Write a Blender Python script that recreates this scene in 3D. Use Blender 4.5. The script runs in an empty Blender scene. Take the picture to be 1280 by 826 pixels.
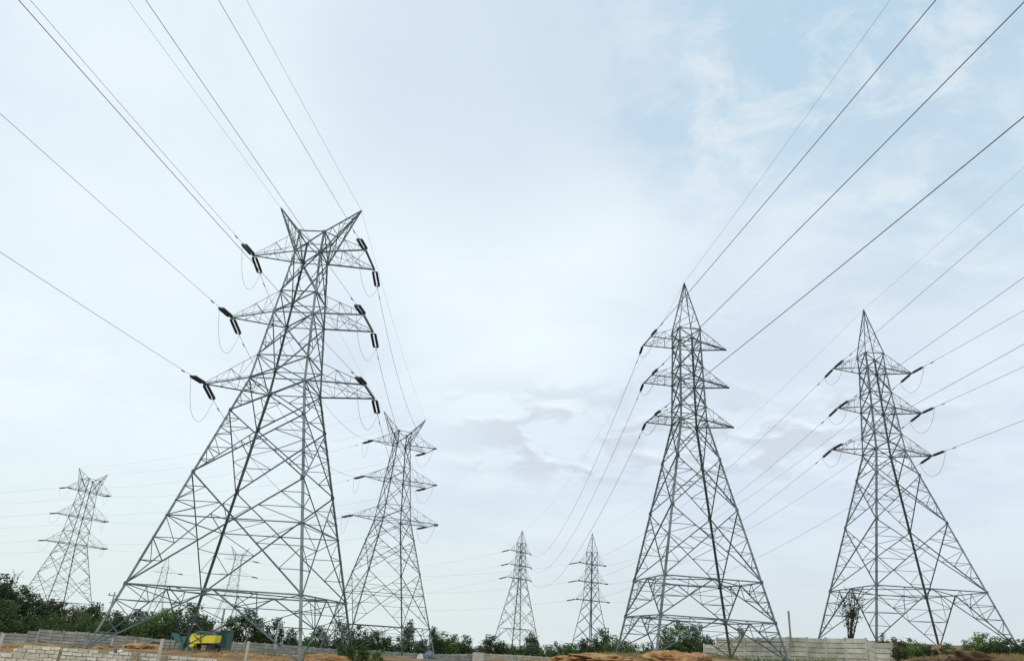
import bpy, bmesh, math, random
import numpy as np
from mathutils import Vector, Matrix, Quaternion
random.seed(7)
S = bpy.context.scene
COL = S.collection
R = math.radians

# ------------------------------------------------------------------ camera, world, sun, exposure
EYE = Vector((0.0, 0.0, 2.0))
F_PX, PITCH, ROLL = 904.05, 0.40151, 0.068054          # focal length in pixels of a 1280 wide picture
_fw = Vector((0, math.cos(PITCH), math.sin(PITCH))); _up = Vector((0, -math.sin(PITCH), math.cos(PITCH))); _rt = Vector((1, 0, 0))
CR = math.cos(ROLL) * _rt + math.sin(ROLL) * _up
CU = -math.sin(ROLL) * _rt + math.cos(ROLL) * _up
cam = bpy.data.cameras.new('camera'); cam.sensor_fit = 'HORIZONTAL'; cam.sensor_width = 36
cam.lens = 36 * F_PX / 1280; cam.clip_start = 0.1; cam.clip_end = 6000
co = bpy.data.objects.new('camera', cam); COL.objects.link(co)
m = Matrix((CR, CU, -_fw)).transposed().to_4x4(); m.translation = EYE; co.matrix_world = m
S.camera = co

SUN_EL, SUN_AZ = R(52), R(-125)                            # azimuth from +Y towards +X
SUN_DIR = Vector((math.sin(SUN_AZ) * math.cos(SUN_EL), math.cos(SUN_AZ) * math.cos(SUN_EL), math.sin(SUN_EL)))
W = bpy.data.worlds.new('World'); S.world = W; W.use_nodes = True
nt = W.node_tree; nt.nodes.clear()
def N(t, **k):
    n = nt.nodes.new(t)
    for a, b in k.items(): setattr(n, a, b)
    return n
def L(a, b): nt.links.new(a, b)
def VM(op, a, b=None):
    n = N('ShaderNodeVectorMath', operation=op)
    for i, v in enumerate((a, b)):
        if v is None: continue
        if hasattr(v, 'is_output'): L(v, n.inputs[i])
        else: n.inputs[i].default_value = v
    return n
def MA(op, a, b=0.0, c=0.0, clamp=False):
    n = N('ShaderNodeMath', operation=op, use_clamp=clamp)
    for i, v in enumerate((a, b, c)):
        if hasattr(v, 'is_output'): L(v, n.inputs[i])
        else: n.inputs[i].default_value = v
    return n.outputs[0]
def SM(x, lo, hi):                                       # smoothstep
    n = N('ShaderNodeMapRange', interpolation_type='SMOOTHSTEP')
    L(x, n.inputs[0]); n.inputs[1].default_value = lo; n.inputs[2].default_value = hi
    return n.outputs[0]
def MIXC(f, a, b):
    n = N('ShaderNodeMix', data_type='RGBA')
    for i, v in ((0, f), (6, a), (7, b)):
        if hasattr(v, 'is_output'): L(v, n.inputs[i])
        else: n.inputs[i].default_value = v if i == 0 else (*v, 1)
    return n.outputs[2]
sky = N('ShaderNodeTexSky', sky_type='NISHITA'); sky.sun_disc = False
sky.sun_elevation = SUN_EL; sky.sun_rotation = SUN_AZ; sky.air_density = 1.0; sky.dust_density = 2.0; sky.ozone_density = 1.0
tc = N('ShaderNodeTexCoord'); D = VM('NORMALIZE', tc.outputs['Generated']).outputs[0]
sp = N('ShaderNodeSeparateXYZ'); L(D, sp.inputs[0])
zz = MA('MAXIMUM', sp.outputs[2], 0.0); zc = MA('ADD', zz, 0.16)
# directions at or below the horizon look up the sky just above it
cb0 = N('ShaderNodeCombineXYZ'); L(sp.outputs[0], cb0.inputs[0]); L(sp.outputs[1], cb0.inputs[1]); L(MA('MAXIMUM', sp.outputs[2], 0.04), cb0.inputs[2])
L(cb0.outputs[0], sky.inputs[0])
cb = N('ShaderNodeCombineXYZ'); L(MA('DIVIDE', sp.outputs[0], zc), cb.inputs[0]); L(MA('DIVIDE', sp.outputs[1], zc), cb.inputs[1])
def NZ(scale, detail, rough, off, dist=0.0):
    mp = VM('ADD', cb.outputs[0], off)
    n = N('ShaderNodeTexNoise', noise_dimensions='3D'); L(mp.outputs[0], n.inputs['Vector'])
    n.inputs['Scale'].default_value = scale; n.inputs['Detail'].default_value = detail
    n.inputs['Roughness'].default_value = rough; n.inputs['Distortion'].default_value = dist
    return n.outputs[0]
def DOT(v): return VM('DOT_PRODUCT', D, tuple(Vector(v).normalized())).outputs['Value']
def pixdir(u, v): return (_fw + CR * ((u - 640) / F_PX) - CU * ((v - 413) / F_PX)).normalized()
SKY_GREY, SKY_PALE, SKY_BLUE, SKY_WHITE = (0.73, 0.825, 0.94), (0.845, 0.945, 1.01), (0.49, 0.70, 0.86), (0.97, 1.08, 1.09)
SKY_LOW, SKY_PUFF, CLOUD_OFF = (0.77, 0.86, 0.87), (0.63, 0.695, 0.775), (3.3, 1.2, 4.0)
n_big = NZ(1.1, 5, 0.5, (3.1, 1.7, 0)); n_mid = NZ(2.8, 8, 0.60, (9.2, 4.4, 2), 0.35); n_fine = NZ(6.5, 9, 0.64, (1.0, 7.7, 5), 0.5)
# soft overcast sheet with slow changes of tone
tone = MA('ADD', MA('MULTIPLY', n_big, 0.55), MA('MULTIPLY', n_mid, 0.45))
cl = MIXC(SM(tone, 0.38, 0.62), SKY_GREY, SKY_PALE)
# thin place in the sheet towards the upper right, streaked with white wisps
gap = MA('MAXIMUM', SM(DOT(pixdir(930, -20)), 0.945, 0.993), SM(DOT(pixdir(1290, 20)), 0.93, 0.999))
wisp = MA('ADD', MA('MULTIPLY', n_mid, 0.55), MA('MULTIPLY', n_fine, 0.45))
thin = MA('MULTIPLY', gap, MA('MULTIPLY_ADD', SM(wisp, 0.62, 0.40), 0.75, 0.25))
cl = MIXC(MA('MULTIPLY', thin, 0.8), cl, SKY_BLUE)
cl = MIXC(MA('MULTIPLY', MA('MULTIPLY', SM(n_fine, 0.5, 0.66), SM(DOT(pixdir(1020, 190)), 0.93, 0.995)), 0.5), cl, (0.86, 0.95, 0.98))
# the veil is brightest where the cloud is lit through
for (gu, gv, lo_, hi_, am) in ((625, 335, 0.965, 0.9997, 0.72), (120, 540, 0.93, 0.999, 0.55), (300, 120, 0.93, 0.999, 0.40), (60, 300, 0.95, 0.999, 0.30)):
    g_ = SM(DOT(pixdir(gu, gv)), lo_, hi_)
    cl = MIXC(MA('MULTIPLY', g_, MA('MULTIPLY_ADD', n_mid, 0.5 * am, 0.72 * am)), cl, SKY_WHITE)
cl = MIXC(MA('MULTIPLY', SM(DOT(pixdir(610, 90)), 0.96, 0.998), MA('MULTIPLY_ADD', n_mid, 0.6, 0.2)), cl, (0.64, 0.76, 0.90))
low = SM(sp.outputs[2], 0.26, 0.0)
cl = MIXC(MA('MULTIPLY', low, 0.9), cl, MIXC(SM(sp.outputs[0], -0.25, 0.45), (0.80, 0.90, 0.89), (0.70, 0.775, 0.825)))
# flat-based low clouds, in azimuth and height
az_ = MA('ARCTAN2', sp.outputs[0], sp.outputs[1]); cz = N('ShaderNodeCombineXYZ'); L(MA('MULTIPLY', az_, 11.0), cz.inputs[0]); L(MA('MULTIPLY', sp.outputs[2], 25.0), cz.inputs[1])
def NB(scale, off):
    n = N('ShaderNodeTexNoise'); L(VM('ADD', cz.outputs[0], off).outputs[0], n.inputs['Vector']); n.inputs['Scale'].default_value = scale; n.inputs['Detail'].default_value = 7
    n.inputs['Roughness'].default_value = 0.55; n.inputs['Distortion'].default_value = 0.4; return n.outputs[0]
b0 = NB(1.0, CLOUD_OFF); b1 = NB(1.0, (CLOUD_OFF[0], CLOUD_OFF[1] - .18, CLOUD_OFF[2]))
zone = MA('MULTIPLY', SM(sp.outputs[2], 0.185, 0.215), SM(sp.outputs[2], 0.36, 0.27))
zone = MA('MULTIPLY', zone, MA('MULTIPLY_ADD', SM(DOT(pixdir(860, 550)), 0.925, 0.985), 0.92, 0.08))
puff = MA('MULTIPLY', SM(MA('MULTIPLY_ADD', n_fine, 0.14, b0), 0.50, 0.66), zone); rim = MA('MULTIPLY', MA('SUBTRACT', SM(b1, 0.46, 0.60), SM(b0, 0.45, 0.60), clamp=True), zone)
cl = MIXC(MA('MULTIPLY', puff, 0.7), cl, SKY_PUFF)
cl = MIXC(MA('MULTIPLY', rim, 0.45), cl, SKY_WHITE)
bg1 = N('ShaderNodeBackground'); L(sky.outputs[0], bg1.inputs[0]); bg1.inputs[1].default_value = 0.12
bg2 = N('ShaderNodeBackground'); L(cl, bg2.inputs[0]); bg2.inputs[1].default_value = 1.0
mx = N('ShaderNodeMixShader'); mx.inputs[0].default_value = 0.9; L(bg1.outputs[0], mx.inputs[1]); L(bg2.outputs[0], mx.inputs[2])
out = N('ShaderNodeOutputWorld'); L(mx.outputs[0], out.inputs[0])

sl = bpy.data.lights.new('sun', 'SUN'); sl.energy = 0.95; sl.angle = R(14); sl.color = (1, 0.96, 0.9)
so = bpy.data.objects.new('sun', sl); COL.objects.link(so); so.rotation_euler = (-SUN_DIR).to_track_quat('-Z', 'Y').to_euler(); so.location = (0, 0, 60)
S.view_settings.view_transform = 'Standard'; S.view_settings.look = 'None'; S.view_settings.exposure = 0.0; S.view_settings.gamma = 1.0

def at(u, v, d):
    """world point seen at photograph pixel (u, v), d metres ahead (along +Y)"""
    q = pixdir(u, v); return EYE + q * (d / q.y)

# ------------------------------------------------------------------ materials
def mat(name, c1, c2=None, scale=4.0, rough=0.7, metal=0.0, bump=0.0, detail=5, rnd=0.0, coords='Object', bscale=None, c3=None):
    M = bpy.data.materials.new(name); M.use_nodes = True; t = M.node_tree; b = t.nodes['Principled BSDF']
    b.inputs['Roughness'].default_value = rough; b.inputs['Metallic'].default_value = metal
    tcn = t.nodes.new('ShaderNodeTexCoord')
    if c2 is None and rnd == 0:
        b.inputs['Base Color'].default_value = (*c1, 1)
    else:
        nz = t.nodes.new('ShaderNodeTexNoise'); nz.inputs['Scale'].default_value = scale; nz.inputs['Detail'].default_value = detail
        nz.inputs['Roughness'].default_value = 0.62
        if coords == 'World':
            g = t.nodes.new('ShaderNodeNewGeometry'); t.links.new(g.outputs['Position'], nz.inputs['Vector'])
        else: t.links.new(tcn.outputs[coords], nz.inputs['Vector'])
        cr = t.nodes.new('ShaderNodeValToRGB'); e = cr.color_ramp.elements
        e[0].position = 0.36; e[0].color = (*c1, 1); e[1].position = 0.64; e[1].color = (*(c2 or c1), 1)
        if c3: x = e.new(0.5); x.color = (*c3, 1)
        t.links.new(nz.outputs[0], cr.inputs[0])
        src = cr.outputs[0]
        if rnd:
            oi = t.nodes.new('ShaderNodeObjectInfo'); mr = t.nodes.new('ShaderNodeMapRange')
            mr.inputs[3].default_value = 1 - rnd; mr.inputs[4].default_value = 1 + rnd
            t.links.new(oi.outputs['Random'], mr.inputs[0])
            hs = t.nodes.new('ShaderNodeHueSaturation'); t.links.new(mr.outputs[0], hs.inputs['Value']); t.links.new(src, hs.inputs['Color'])
            src = hs.outputs[0]
        t.links.new(src, b.inputs['Base Color'])
    if bump:
        n2 = t.nodes.new('ShaderNodeTexNoise'); n2.inputs['Scale'].default_value = bscale or scale * 3; n2.inputs['Detail'].default_value = 6
        t.links.new(tcn.outputs['Object'], n2.inputs['Vector'])
        bp = t.nodes.new('ShaderNodeBump'); bp.inputs['Strength'].default_value = bump; bp.inputs['Distance'].default_value = 0.05
        t.links.new(n2.outputs[0], bp.inputs['Height']); t.links.new(bp.outputs[0], b.inputs['Normal'])
    return M
def leafmat(name, c1, c2, c3=None):
    M = mat(name, c1, c2, scale=0.9, rough=0.6, rnd=0.3, coords='World', c3=c3, detail=3)
    t = M.node_tree; b = t.nodes['Principled BSDF']; tr = t.nodes.new('ShaderNodeBsdfTranslucent'); ms = t.nodes.new('ShaderNodeMixShader')
    src = b.inputs['Base Color'].links[0].from_socket
    t.links.new(src, tr.inputs[0]); ms.inputs[0].default_value = 0.3
    t.links.new(b.outputs[0], ms.inputs[1]); t.links.new(tr.outputs[0], ms.inputs[2])
    t.links.new(ms.outputs[0], t.nodes['Material Output'].inputs[0]); return M
STEEL = mat('galvanised_steel', (0.055, 0.092, 0.10), (0.155, 0.205, 0.21), scale=0.35, rough=0.55, metal=0.2, coords='World', rnd=0.3)
STEEL_LEG = mat('galvanised_leg_steel', (0.095, 0.13, 0.135), (0.235, 0.265, 0.25), scale=0.4, rough=0.55, metal=0.2, coords='World', rnd=0.2)
PORC = mat('glazed_insulator', (0.018, 0.022, 0.04), (0.03, 0.035, 0.06), scale=3, rough=0.25)
WIRE = mat('aluminium_cable', (0.15, 0.16, 0.17), rough=0.5, metal=0.4)
CONC = mat('precast_concrete', (0.27, 0.28, 0.25), (0.44, 0.45, 0.40), scale=1.3, coords='World', detail=9, rough=0.9, bump=0.3, rnd=0.16, bscale=14)
CONC_G = mat('greenish_precast_concrete', (0.36, 0.37, 0.29), (0.60, 0.61, 0.50), scale=1.0, coords='World', detail=9, rough=0.9, bump=0.3, rnd=0.1, bscale=14)
POST = mat('pale_concrete_post', (0.50, 0.48, 0.40), (0.62, 0.60, 0.52), scale=3, rough=0.9, bump=0.2)
BLOCK = mat('cream_block', (0.68, 0.64, 0.49), (0.88, 0.86, 0.73), scale=1.6, coords='World', detail=9, rough=0.95, bump=0.4, rnd=0.07, bscale=20)
MORTAR = mat('mud_mortar', (0.30, 0.26, 0.17), (0.44, 0.39, 0.28), scale=5, rough=1, bump=0.4)
GAP_SHADE = mat('painted_gap_shade', (0.07, 0.07, 0.06), (0.12, 0.12, 0.10), scale=5, rough=1)  # shade in the gaps between wall planks, put into a dark colour
FOOT = mat('footing_concrete', (0.33, 0.31, 0.27), (0.45, 0.43, 0.38), scale=3, rough=0.95, bump=0.3)
SOIL = mat('orange_soil', (0.22, 0.115, 0.045), (0.50, 0.30, 0.13), scale=1.6, rough=1, bump=0.9, bscale=5, coords='World', c3=(0.36, 0.20, 0.08), detail=9)
SOIL_D = mat('dark_soil', (0.075, 0.045, 0.028), (0.17, 0.10, 0.055), scale=0.9, rough=1, bump=0.9, bscale=5, coords='World', detail=8)
GRASS_D = mat('dry_grass', (0.34, 0.25, 0.10), (0.20, 0.17, 0.06), scale=0.5, rough=1, coords='World')
GRASS_G = mat('green_grass', (0.07, 0.13, 0.025), (0.20, 0.22, 0.06), scale=0.5, rough=1, coords='World')
LEAF_DK = leafmat('dark_leaves', (0.024, 0.045, 0.014), (0.075, 0.115, 0.032))
LEAF_MD = leafmat('green_leaves', (0.045, 0.09, 0.02), (0.12, 0.19, 0.045))
LEAF_OL = leafmat('olive_leaves', (0.075, 0.078, 0.035), (0.16, 0.16, 0.075))
LEAF_LT = leafmat('fresh_leaves', (0.055, 0.12, 0.02), (0.14, 0.22, 0.045))
BARK = mat('bark', (0.05, 0.042, 0.034), (0.11, 0.09, 0.07), scale=6, rough=1, bump=0.4)
YEL = mat('yellow_paint', (0.86, 0.70, 0.03), (0.92, 0.78, 0.07), scale=2, rough=0.5)
GRN_T = mat('green_netting', (0.01, 0.075, 0.055), (0.02, 0.11, 0.08), scale=3, rough=0.9, bump=0.4)
GRN_M = mat('green_metal_sheet', (0.02, 0.085, 0.08), (0.04, 0.125, 0.115), scale=3, rough=0.5)
BLACK = mat('black_rubber', (0.02, 0.02, 0.02), (0.035, 0.035, 0.035), scale=3, rough=0.8)
WHITE = mat('white_plastic', (0.72, 0.73, 0.72), (0.80, 0.80, 0.79), scale=3, rough=0.5)
BLUE = mat('blue_plastic', (0.05, 0.08, 0.26), (0.09, 0.13, 0.36), scale=3, rough=0.6)
DARK_F = mat('dark_tarpaulin', (0.02, 0.022, 0.025), (0.05, 0.05, 0.055), scale=3, rough=0.8, bump=0.3)
BLUEGREY = mat('bluegrey_tarpaulin', (0.10, 0.13, 0.19), (0.18, 0.22, 0.29), scale=2, rough=0.8, bump=0.3)

# ------------------------------------------------------------------ object helpers
def tag(o, label=None, cat=None, group=None, kind=None):
    for k, v in (('label', label), ('category', cat), ('group', group), ('kind', kind)):
        if v: o[k] = v
    return o
def empty(name, loc, rz=0.0, parent=None):
    o = bpy.data.objects.new(name, None); COL.objects.link(o); o.location = loc; o.rotation_euler = (0, 0, rz); o.empty_display_size = 0.3
    if parent: o.parent = parent
    return o
def link(name, me, parent=None, M=None):
    o = bpy.data.objects.new(name, me); COL.objects.link(o)
    if M is not None and not me.materials: me.materials.append(M)
    if parent: o.parent = parent
    return o
class MB:
    """collects geometry and links it as one mesh object"""
    def __init__(s): s.v = []; s.f = []
    def add(s, vs, fs):
        o = len(s.v); s.v += [tuple(p) for p in vs]; s.f += [tuple(i + o for i in f) for f in fs]
    def box(s, c, size, rz=0.0, rot=None):
        hx, hy, hz = size[0] / 2, size[1] / 2, size[2] / 2
        q = rot or Quaternion((0, 0, 1), rz); c = Vector(c)
        vs = [c + q @ Vector((x, y, z)) for x in (-hx, hx) for y in (-hy, hy) for z in (-hz, hz)]
        s.add(vs, [(0, 1, 3, 2), (4, 6, 7, 5), (0, 4, 5, 1), (2, 3, 7, 6), (0, 2, 6, 4), (1, 5, 7, 3)])
    def bar(s, a, b, w, angle=True):
        """steel angle section from a to b"""
        a, b = Vector(a), Vector(b); d = b - a; l = d.length
        if l < 1e-5: return
        q = d.to_track_quat('Z', 'Y')
        vs, fs = UNIT_ANGLE
        s.add([a + q @ Vector((p[0] * w, p[1] * w, p[2] * l)) for p in vs], fs)
    def tube(s, pts, rad, n=6, cap=True):
        pts = [Vector(p) for p in pts]; rr = rad if hasattr(rad, '__len__') else [rad] * len(pts)
        o = len(s.v); u = None
        for i, p in enumerate(pts):
            t = (pts[min(i + 1, len(pts) - 1)] - pts[max(i - 1, 0)]).normalized()
            if u is None: u = t.orthogonal().normalized()
            else: u = (u - t * u.dot(t)); u = u.normalized() if u.length > 1e-6 else t.orthogonal().normalized()
            w = t.cross(u)
            for k in range(n):
                a = 2 * math.pi * k / n; s.v.append(tuple(p + (u * math.cos(a) + w * math.sin(a)) * rr[i]))
        for i in range(len(pts) - 1):
            for k in range(n):
                k2 = (k + 1) % n; s.f.append((o + i * n + k, o + i * n + k2, o + (i + 1) * n + k2, o + (i + 1) * n + k))
        if cap: s.f.append(tuple(o + k for k in range(n))[::-1]); s.f.append(tuple(o + (len(pts) - 1) * n + k for k in range(n)))
    def mesh(s, name, M, smooth=False):
        me = bpy.data.meshes.new(name); me.from_pydata(s.v, [], s.f); me.materials.append(M); me.update()
        if smooth: me.polygons.foreach_set('use_smooth', [True] * len(me.polygons))
        return me
    def build(s, name, M, parent=None, smooth=False): return link(name, s.mesh(name, M, smooth), parent)
_t = 0.14
_ang = [(-.5, -.5), (.5, -.5), (.5, -.5 + _t), (-.5 + _t, -.5 + _t), (-.5 + _t, .5), (-.5, .5)]
UNIT_ANGLE = ([(x, y, z) for z in (0, 1) for x, y in _ang],
              [(0, 5, 4, 3), (0, 3, 2, 1), (6, 9, 10, 11), (6, 7, 8, 9)] + [(i, (i + 1) % 6, (i + 1) % 6 + 6, i + 6) for i in range(6)])
def unit_mesh(name, M):
    me = bpy.data.meshes.new(name); me.from_pydata(UNIT_ANGLE[0], [], UNIT_ANGLE[1]); me.materials.append(M); me.update(); return me
BAR_MESH = unit_mesh('angle_bar', STEEL)
def bar_obj(name, a, b, w, parent, me=None):
    a, b = Vector(a), Vector(b); d = b - a
    o = bpy.data.objects.new(name, me or BAR_MESH); COL.objects.link(o); o.parent = parent
    o.location = a; o.rotation_mode = 'QUATERNION'; o.rotation_quaternion = d.to_track_quat('Z', 'Y'); o.scale = (w, w, d.length)
    return o

# ------------------------------------------------------------------ terrain (heights relative to the eye, then lifted)
CTRL = [(0, 0, -1.7, 9), (-6, 18, -2.2, 8), (-16.8, 52.6, -2.2, 9), (-24, 40, -3.05, 7), (-14, 40, -2.75, 7), (-6, 40, -2.6, 6), (-33, 60, -2.85, 6), (-26, 64, -2.9, 6),
        (-60, 85, -5.4, 10), (-45, 92, -5.2, 10), (-35, 100, -5.0, 10), (-25, 112, -5.3, 10), (-14, 128, -5.7, 10), (9.6, 145, -5.2, 10),
        (-15.5, 107.8, -3.25, 9), (-20, 75, -3.3, 7), (-94, 168.7, -2.6, 12), (7, 218.8, -3.6, 14), (25.4, 200.8, -4.0, 14), (15, 170, -5, 14), (-20, 190, -4.6, 20), (-5, 70, -3.3, 8), (2, 95, -4.4, 10),
        (15.8, 60.3, -.55, 8), (9, 56, -.75, 5), (22, 66, -.5, 6), (4, 56, -1.5, 5), (9, 46, -.95, 4), (3.2, 46, -1.4, 4), (14, 46, -1.0, 5), (20, 46, -.95, 5), (-2, 50, -2.3, 5), (37.7, 70, 1.75, 10),
        (18.6, 71, -.95, 4), (25.4, 67, -.75, 4), (30.6, 59, -.4, 4), (31, 48, .55, 4), (36, 50, .9, 6), (42, 52, 1.05, 6), (28, 42, .0, 4), (24, 35, -.8, 6), (30, 30, -.6, 6),
        (0, 400, -12, 60), (-150, 400, -12, 60), (200, 400, -10, 60), (-150, 150, -4, 25), (-110, 110, -4.6, 20), (90, 150, -1.5, 30), (80, 60, 1.5, 15), (60, 10, -.5, 20),
        (-50, 10, -3, 20), (0, -60, -1.7, 30), (80, -60, -.5, 30), (-80, -60, -3, 30)]
_C = np.array(CTRL)
def H_arr(x, y):
    x = np.asarray(x, float); y = np.asarray(y, float)
    num = 0; den = 0
    for cx, cy, cz, r in _C:
        w = 1.0 / (((x - cx) ** 2 + (y - cy) ** 2) / r ** 2 + 0.03) ** 1.8
        num = num + w * cz; den = den + w
    z = num / den
    rr = np.hypot(x, y); far = np.clip((rr - 260) / 400, 0, 1); far = far * far * (3 - 2 * far)
    return z * (1 - far) + (-6 - 0.03 * (rr - 60)) * far + EYE.z
def H(x, y): return float(H_arr(x, y))
_rg = np.random.default_rng(3); _LAT = _rg.uniform(-1, 1, (256, 256))
def vnoise(x, y):
    xi = np.floor(x).astype(int); yi = np.floor(y).astype(int); fx = x - xi; fy = y - yi
    fx = fx * fx * (3 - 2 * fx); fy = fy * fy * (3 - 2 * fy); g = lambda i, j: _LAT[(xi + i) % 256, (yi + j) % 256]
    return (g(0, 0) * (1 - fx) + g(1, 0) * fx) * (1 - fy) + (g(0, 1) * (1 - fx) + g(1, 1) * fx) * fy
def fbm(x, y, f=.25, a=.20, n=7):
    t = 0
    for i in range(n): t = t + a * vnoise(x * f + 17 * i, y * f + 31 * i); f *= 2.1; a *= .60
    return t
def _noise(x, y): return fbm(np.asarray(x, float), np.asarray(y, float))
def grid(name, xs, ys, M, kind='structure', fine=None):
    X, Y = np.meshgrid(xs, ys); Z = H_arr(X, Y)
    Z = Z + _noise(X, Y) * np.clip(1.6 - np.hypot(X, Y) / 120, 0, 1)
    v = np.stack([X.ravel(), Y.ravel(), Z.ravel()], 1); nx, ny = len(xs), len(ys)
    i = (np.arange(ny - 1)[:, None] * nx + np.arange(nx - 1)[None]).ravel()
    f = np.stack([i, i + 1, i + nx + 1, i + nx], 1)
    me = bpy.data.meshes.new(name); me.vertices.add(len(v)); me.vertices.foreach_set('co', v.ravel()); me.loops.add(f.size); me.loops.foreach_set('vertex_index', f.ravel()); me.polygons.add(len(f)); me.polygons.foreach_set('loop_start', np.arange(len(f)) * 4); me.materials.append(M); me.update(calc_edges=True)
    me.polygons.foreach_set('use_smooth', [True] * len(me.polygons))
    o = link(name, me); o['kind'] = kind; return o
GROUND = mat('ground_soil', (0.15, 0.10, 0.045), (0.40, 0.25, 0.11), scale=0.55, rough=1, bump=1.0, bscale=4, coords='World', c3=(0.26, 0.16, 0.07), detail=10)
xs = np.unique(np.concatenate([np.linspace(-700, -140, 30), np.linspace(-140, -46, 80), np.linspace(-46, 52, 430), np.linspace(52, 110, 50), np.linspace(110, 700, 30)]))
ys = np.unique(np.concatenate([np.linspace(-300, -30, 20), np.linspace(-30, 36, 70), np.linspace(36, 76, 180), np.linspace(76, 150, 90), np.linspace(150, 320, 60), np.linspace(320, 1100, 40)]))
grid('ground', xs, ys, GROUND)

# ------------------------------------------------------------------ lattice towers
LEG_SGN = [(-1, 1), (-1, -1), (1, -1), (1, 1)]           # far left, near left, near right, far right: round the square
def string_mesh(L, r=0.13, n=8):
    """a string of cap and pin discs along +Z"""
    prof = [(0.02, 0.0), (0.02, 0.08)]; k = max(6, int((L - 0.16) / 0.13)); st = (L - 0.16) / k
    for i in range(k):
        z = 0.08 + i * st; prof += [(0.06, z), (r * .9, z + st * .30), (r, z + st * .6), (0.065, z + st * .75)]
    prof += [(0.02, L - 0.08), (0.02, L)]
    v = []; f = []
    for (rr, z) in prof:
        for j in range(n): v.append((rr * math.cos(2 * math.pi * j / n), rr * math.sin(2 * math.pi * j / n), z))
    for i in range(len(prof) - 1):
        for j in range(n): f.append((i * n + j, i * n + (j + 1) % n, (i + 1) * n + (j + 1) % n, (i + 1) * n + j))
    me = bpy.data.meshes.new('insulator_string'); me.from_pydata(v, [], f); me.materials.append(PORC); me.update(); return me
_strings = {}
def get_string(L, r):
    k = (round(L, 2), r)
    if k not in _strings: _strings[k] = string_mesh(L, r)
    return _strings[k]

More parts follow.
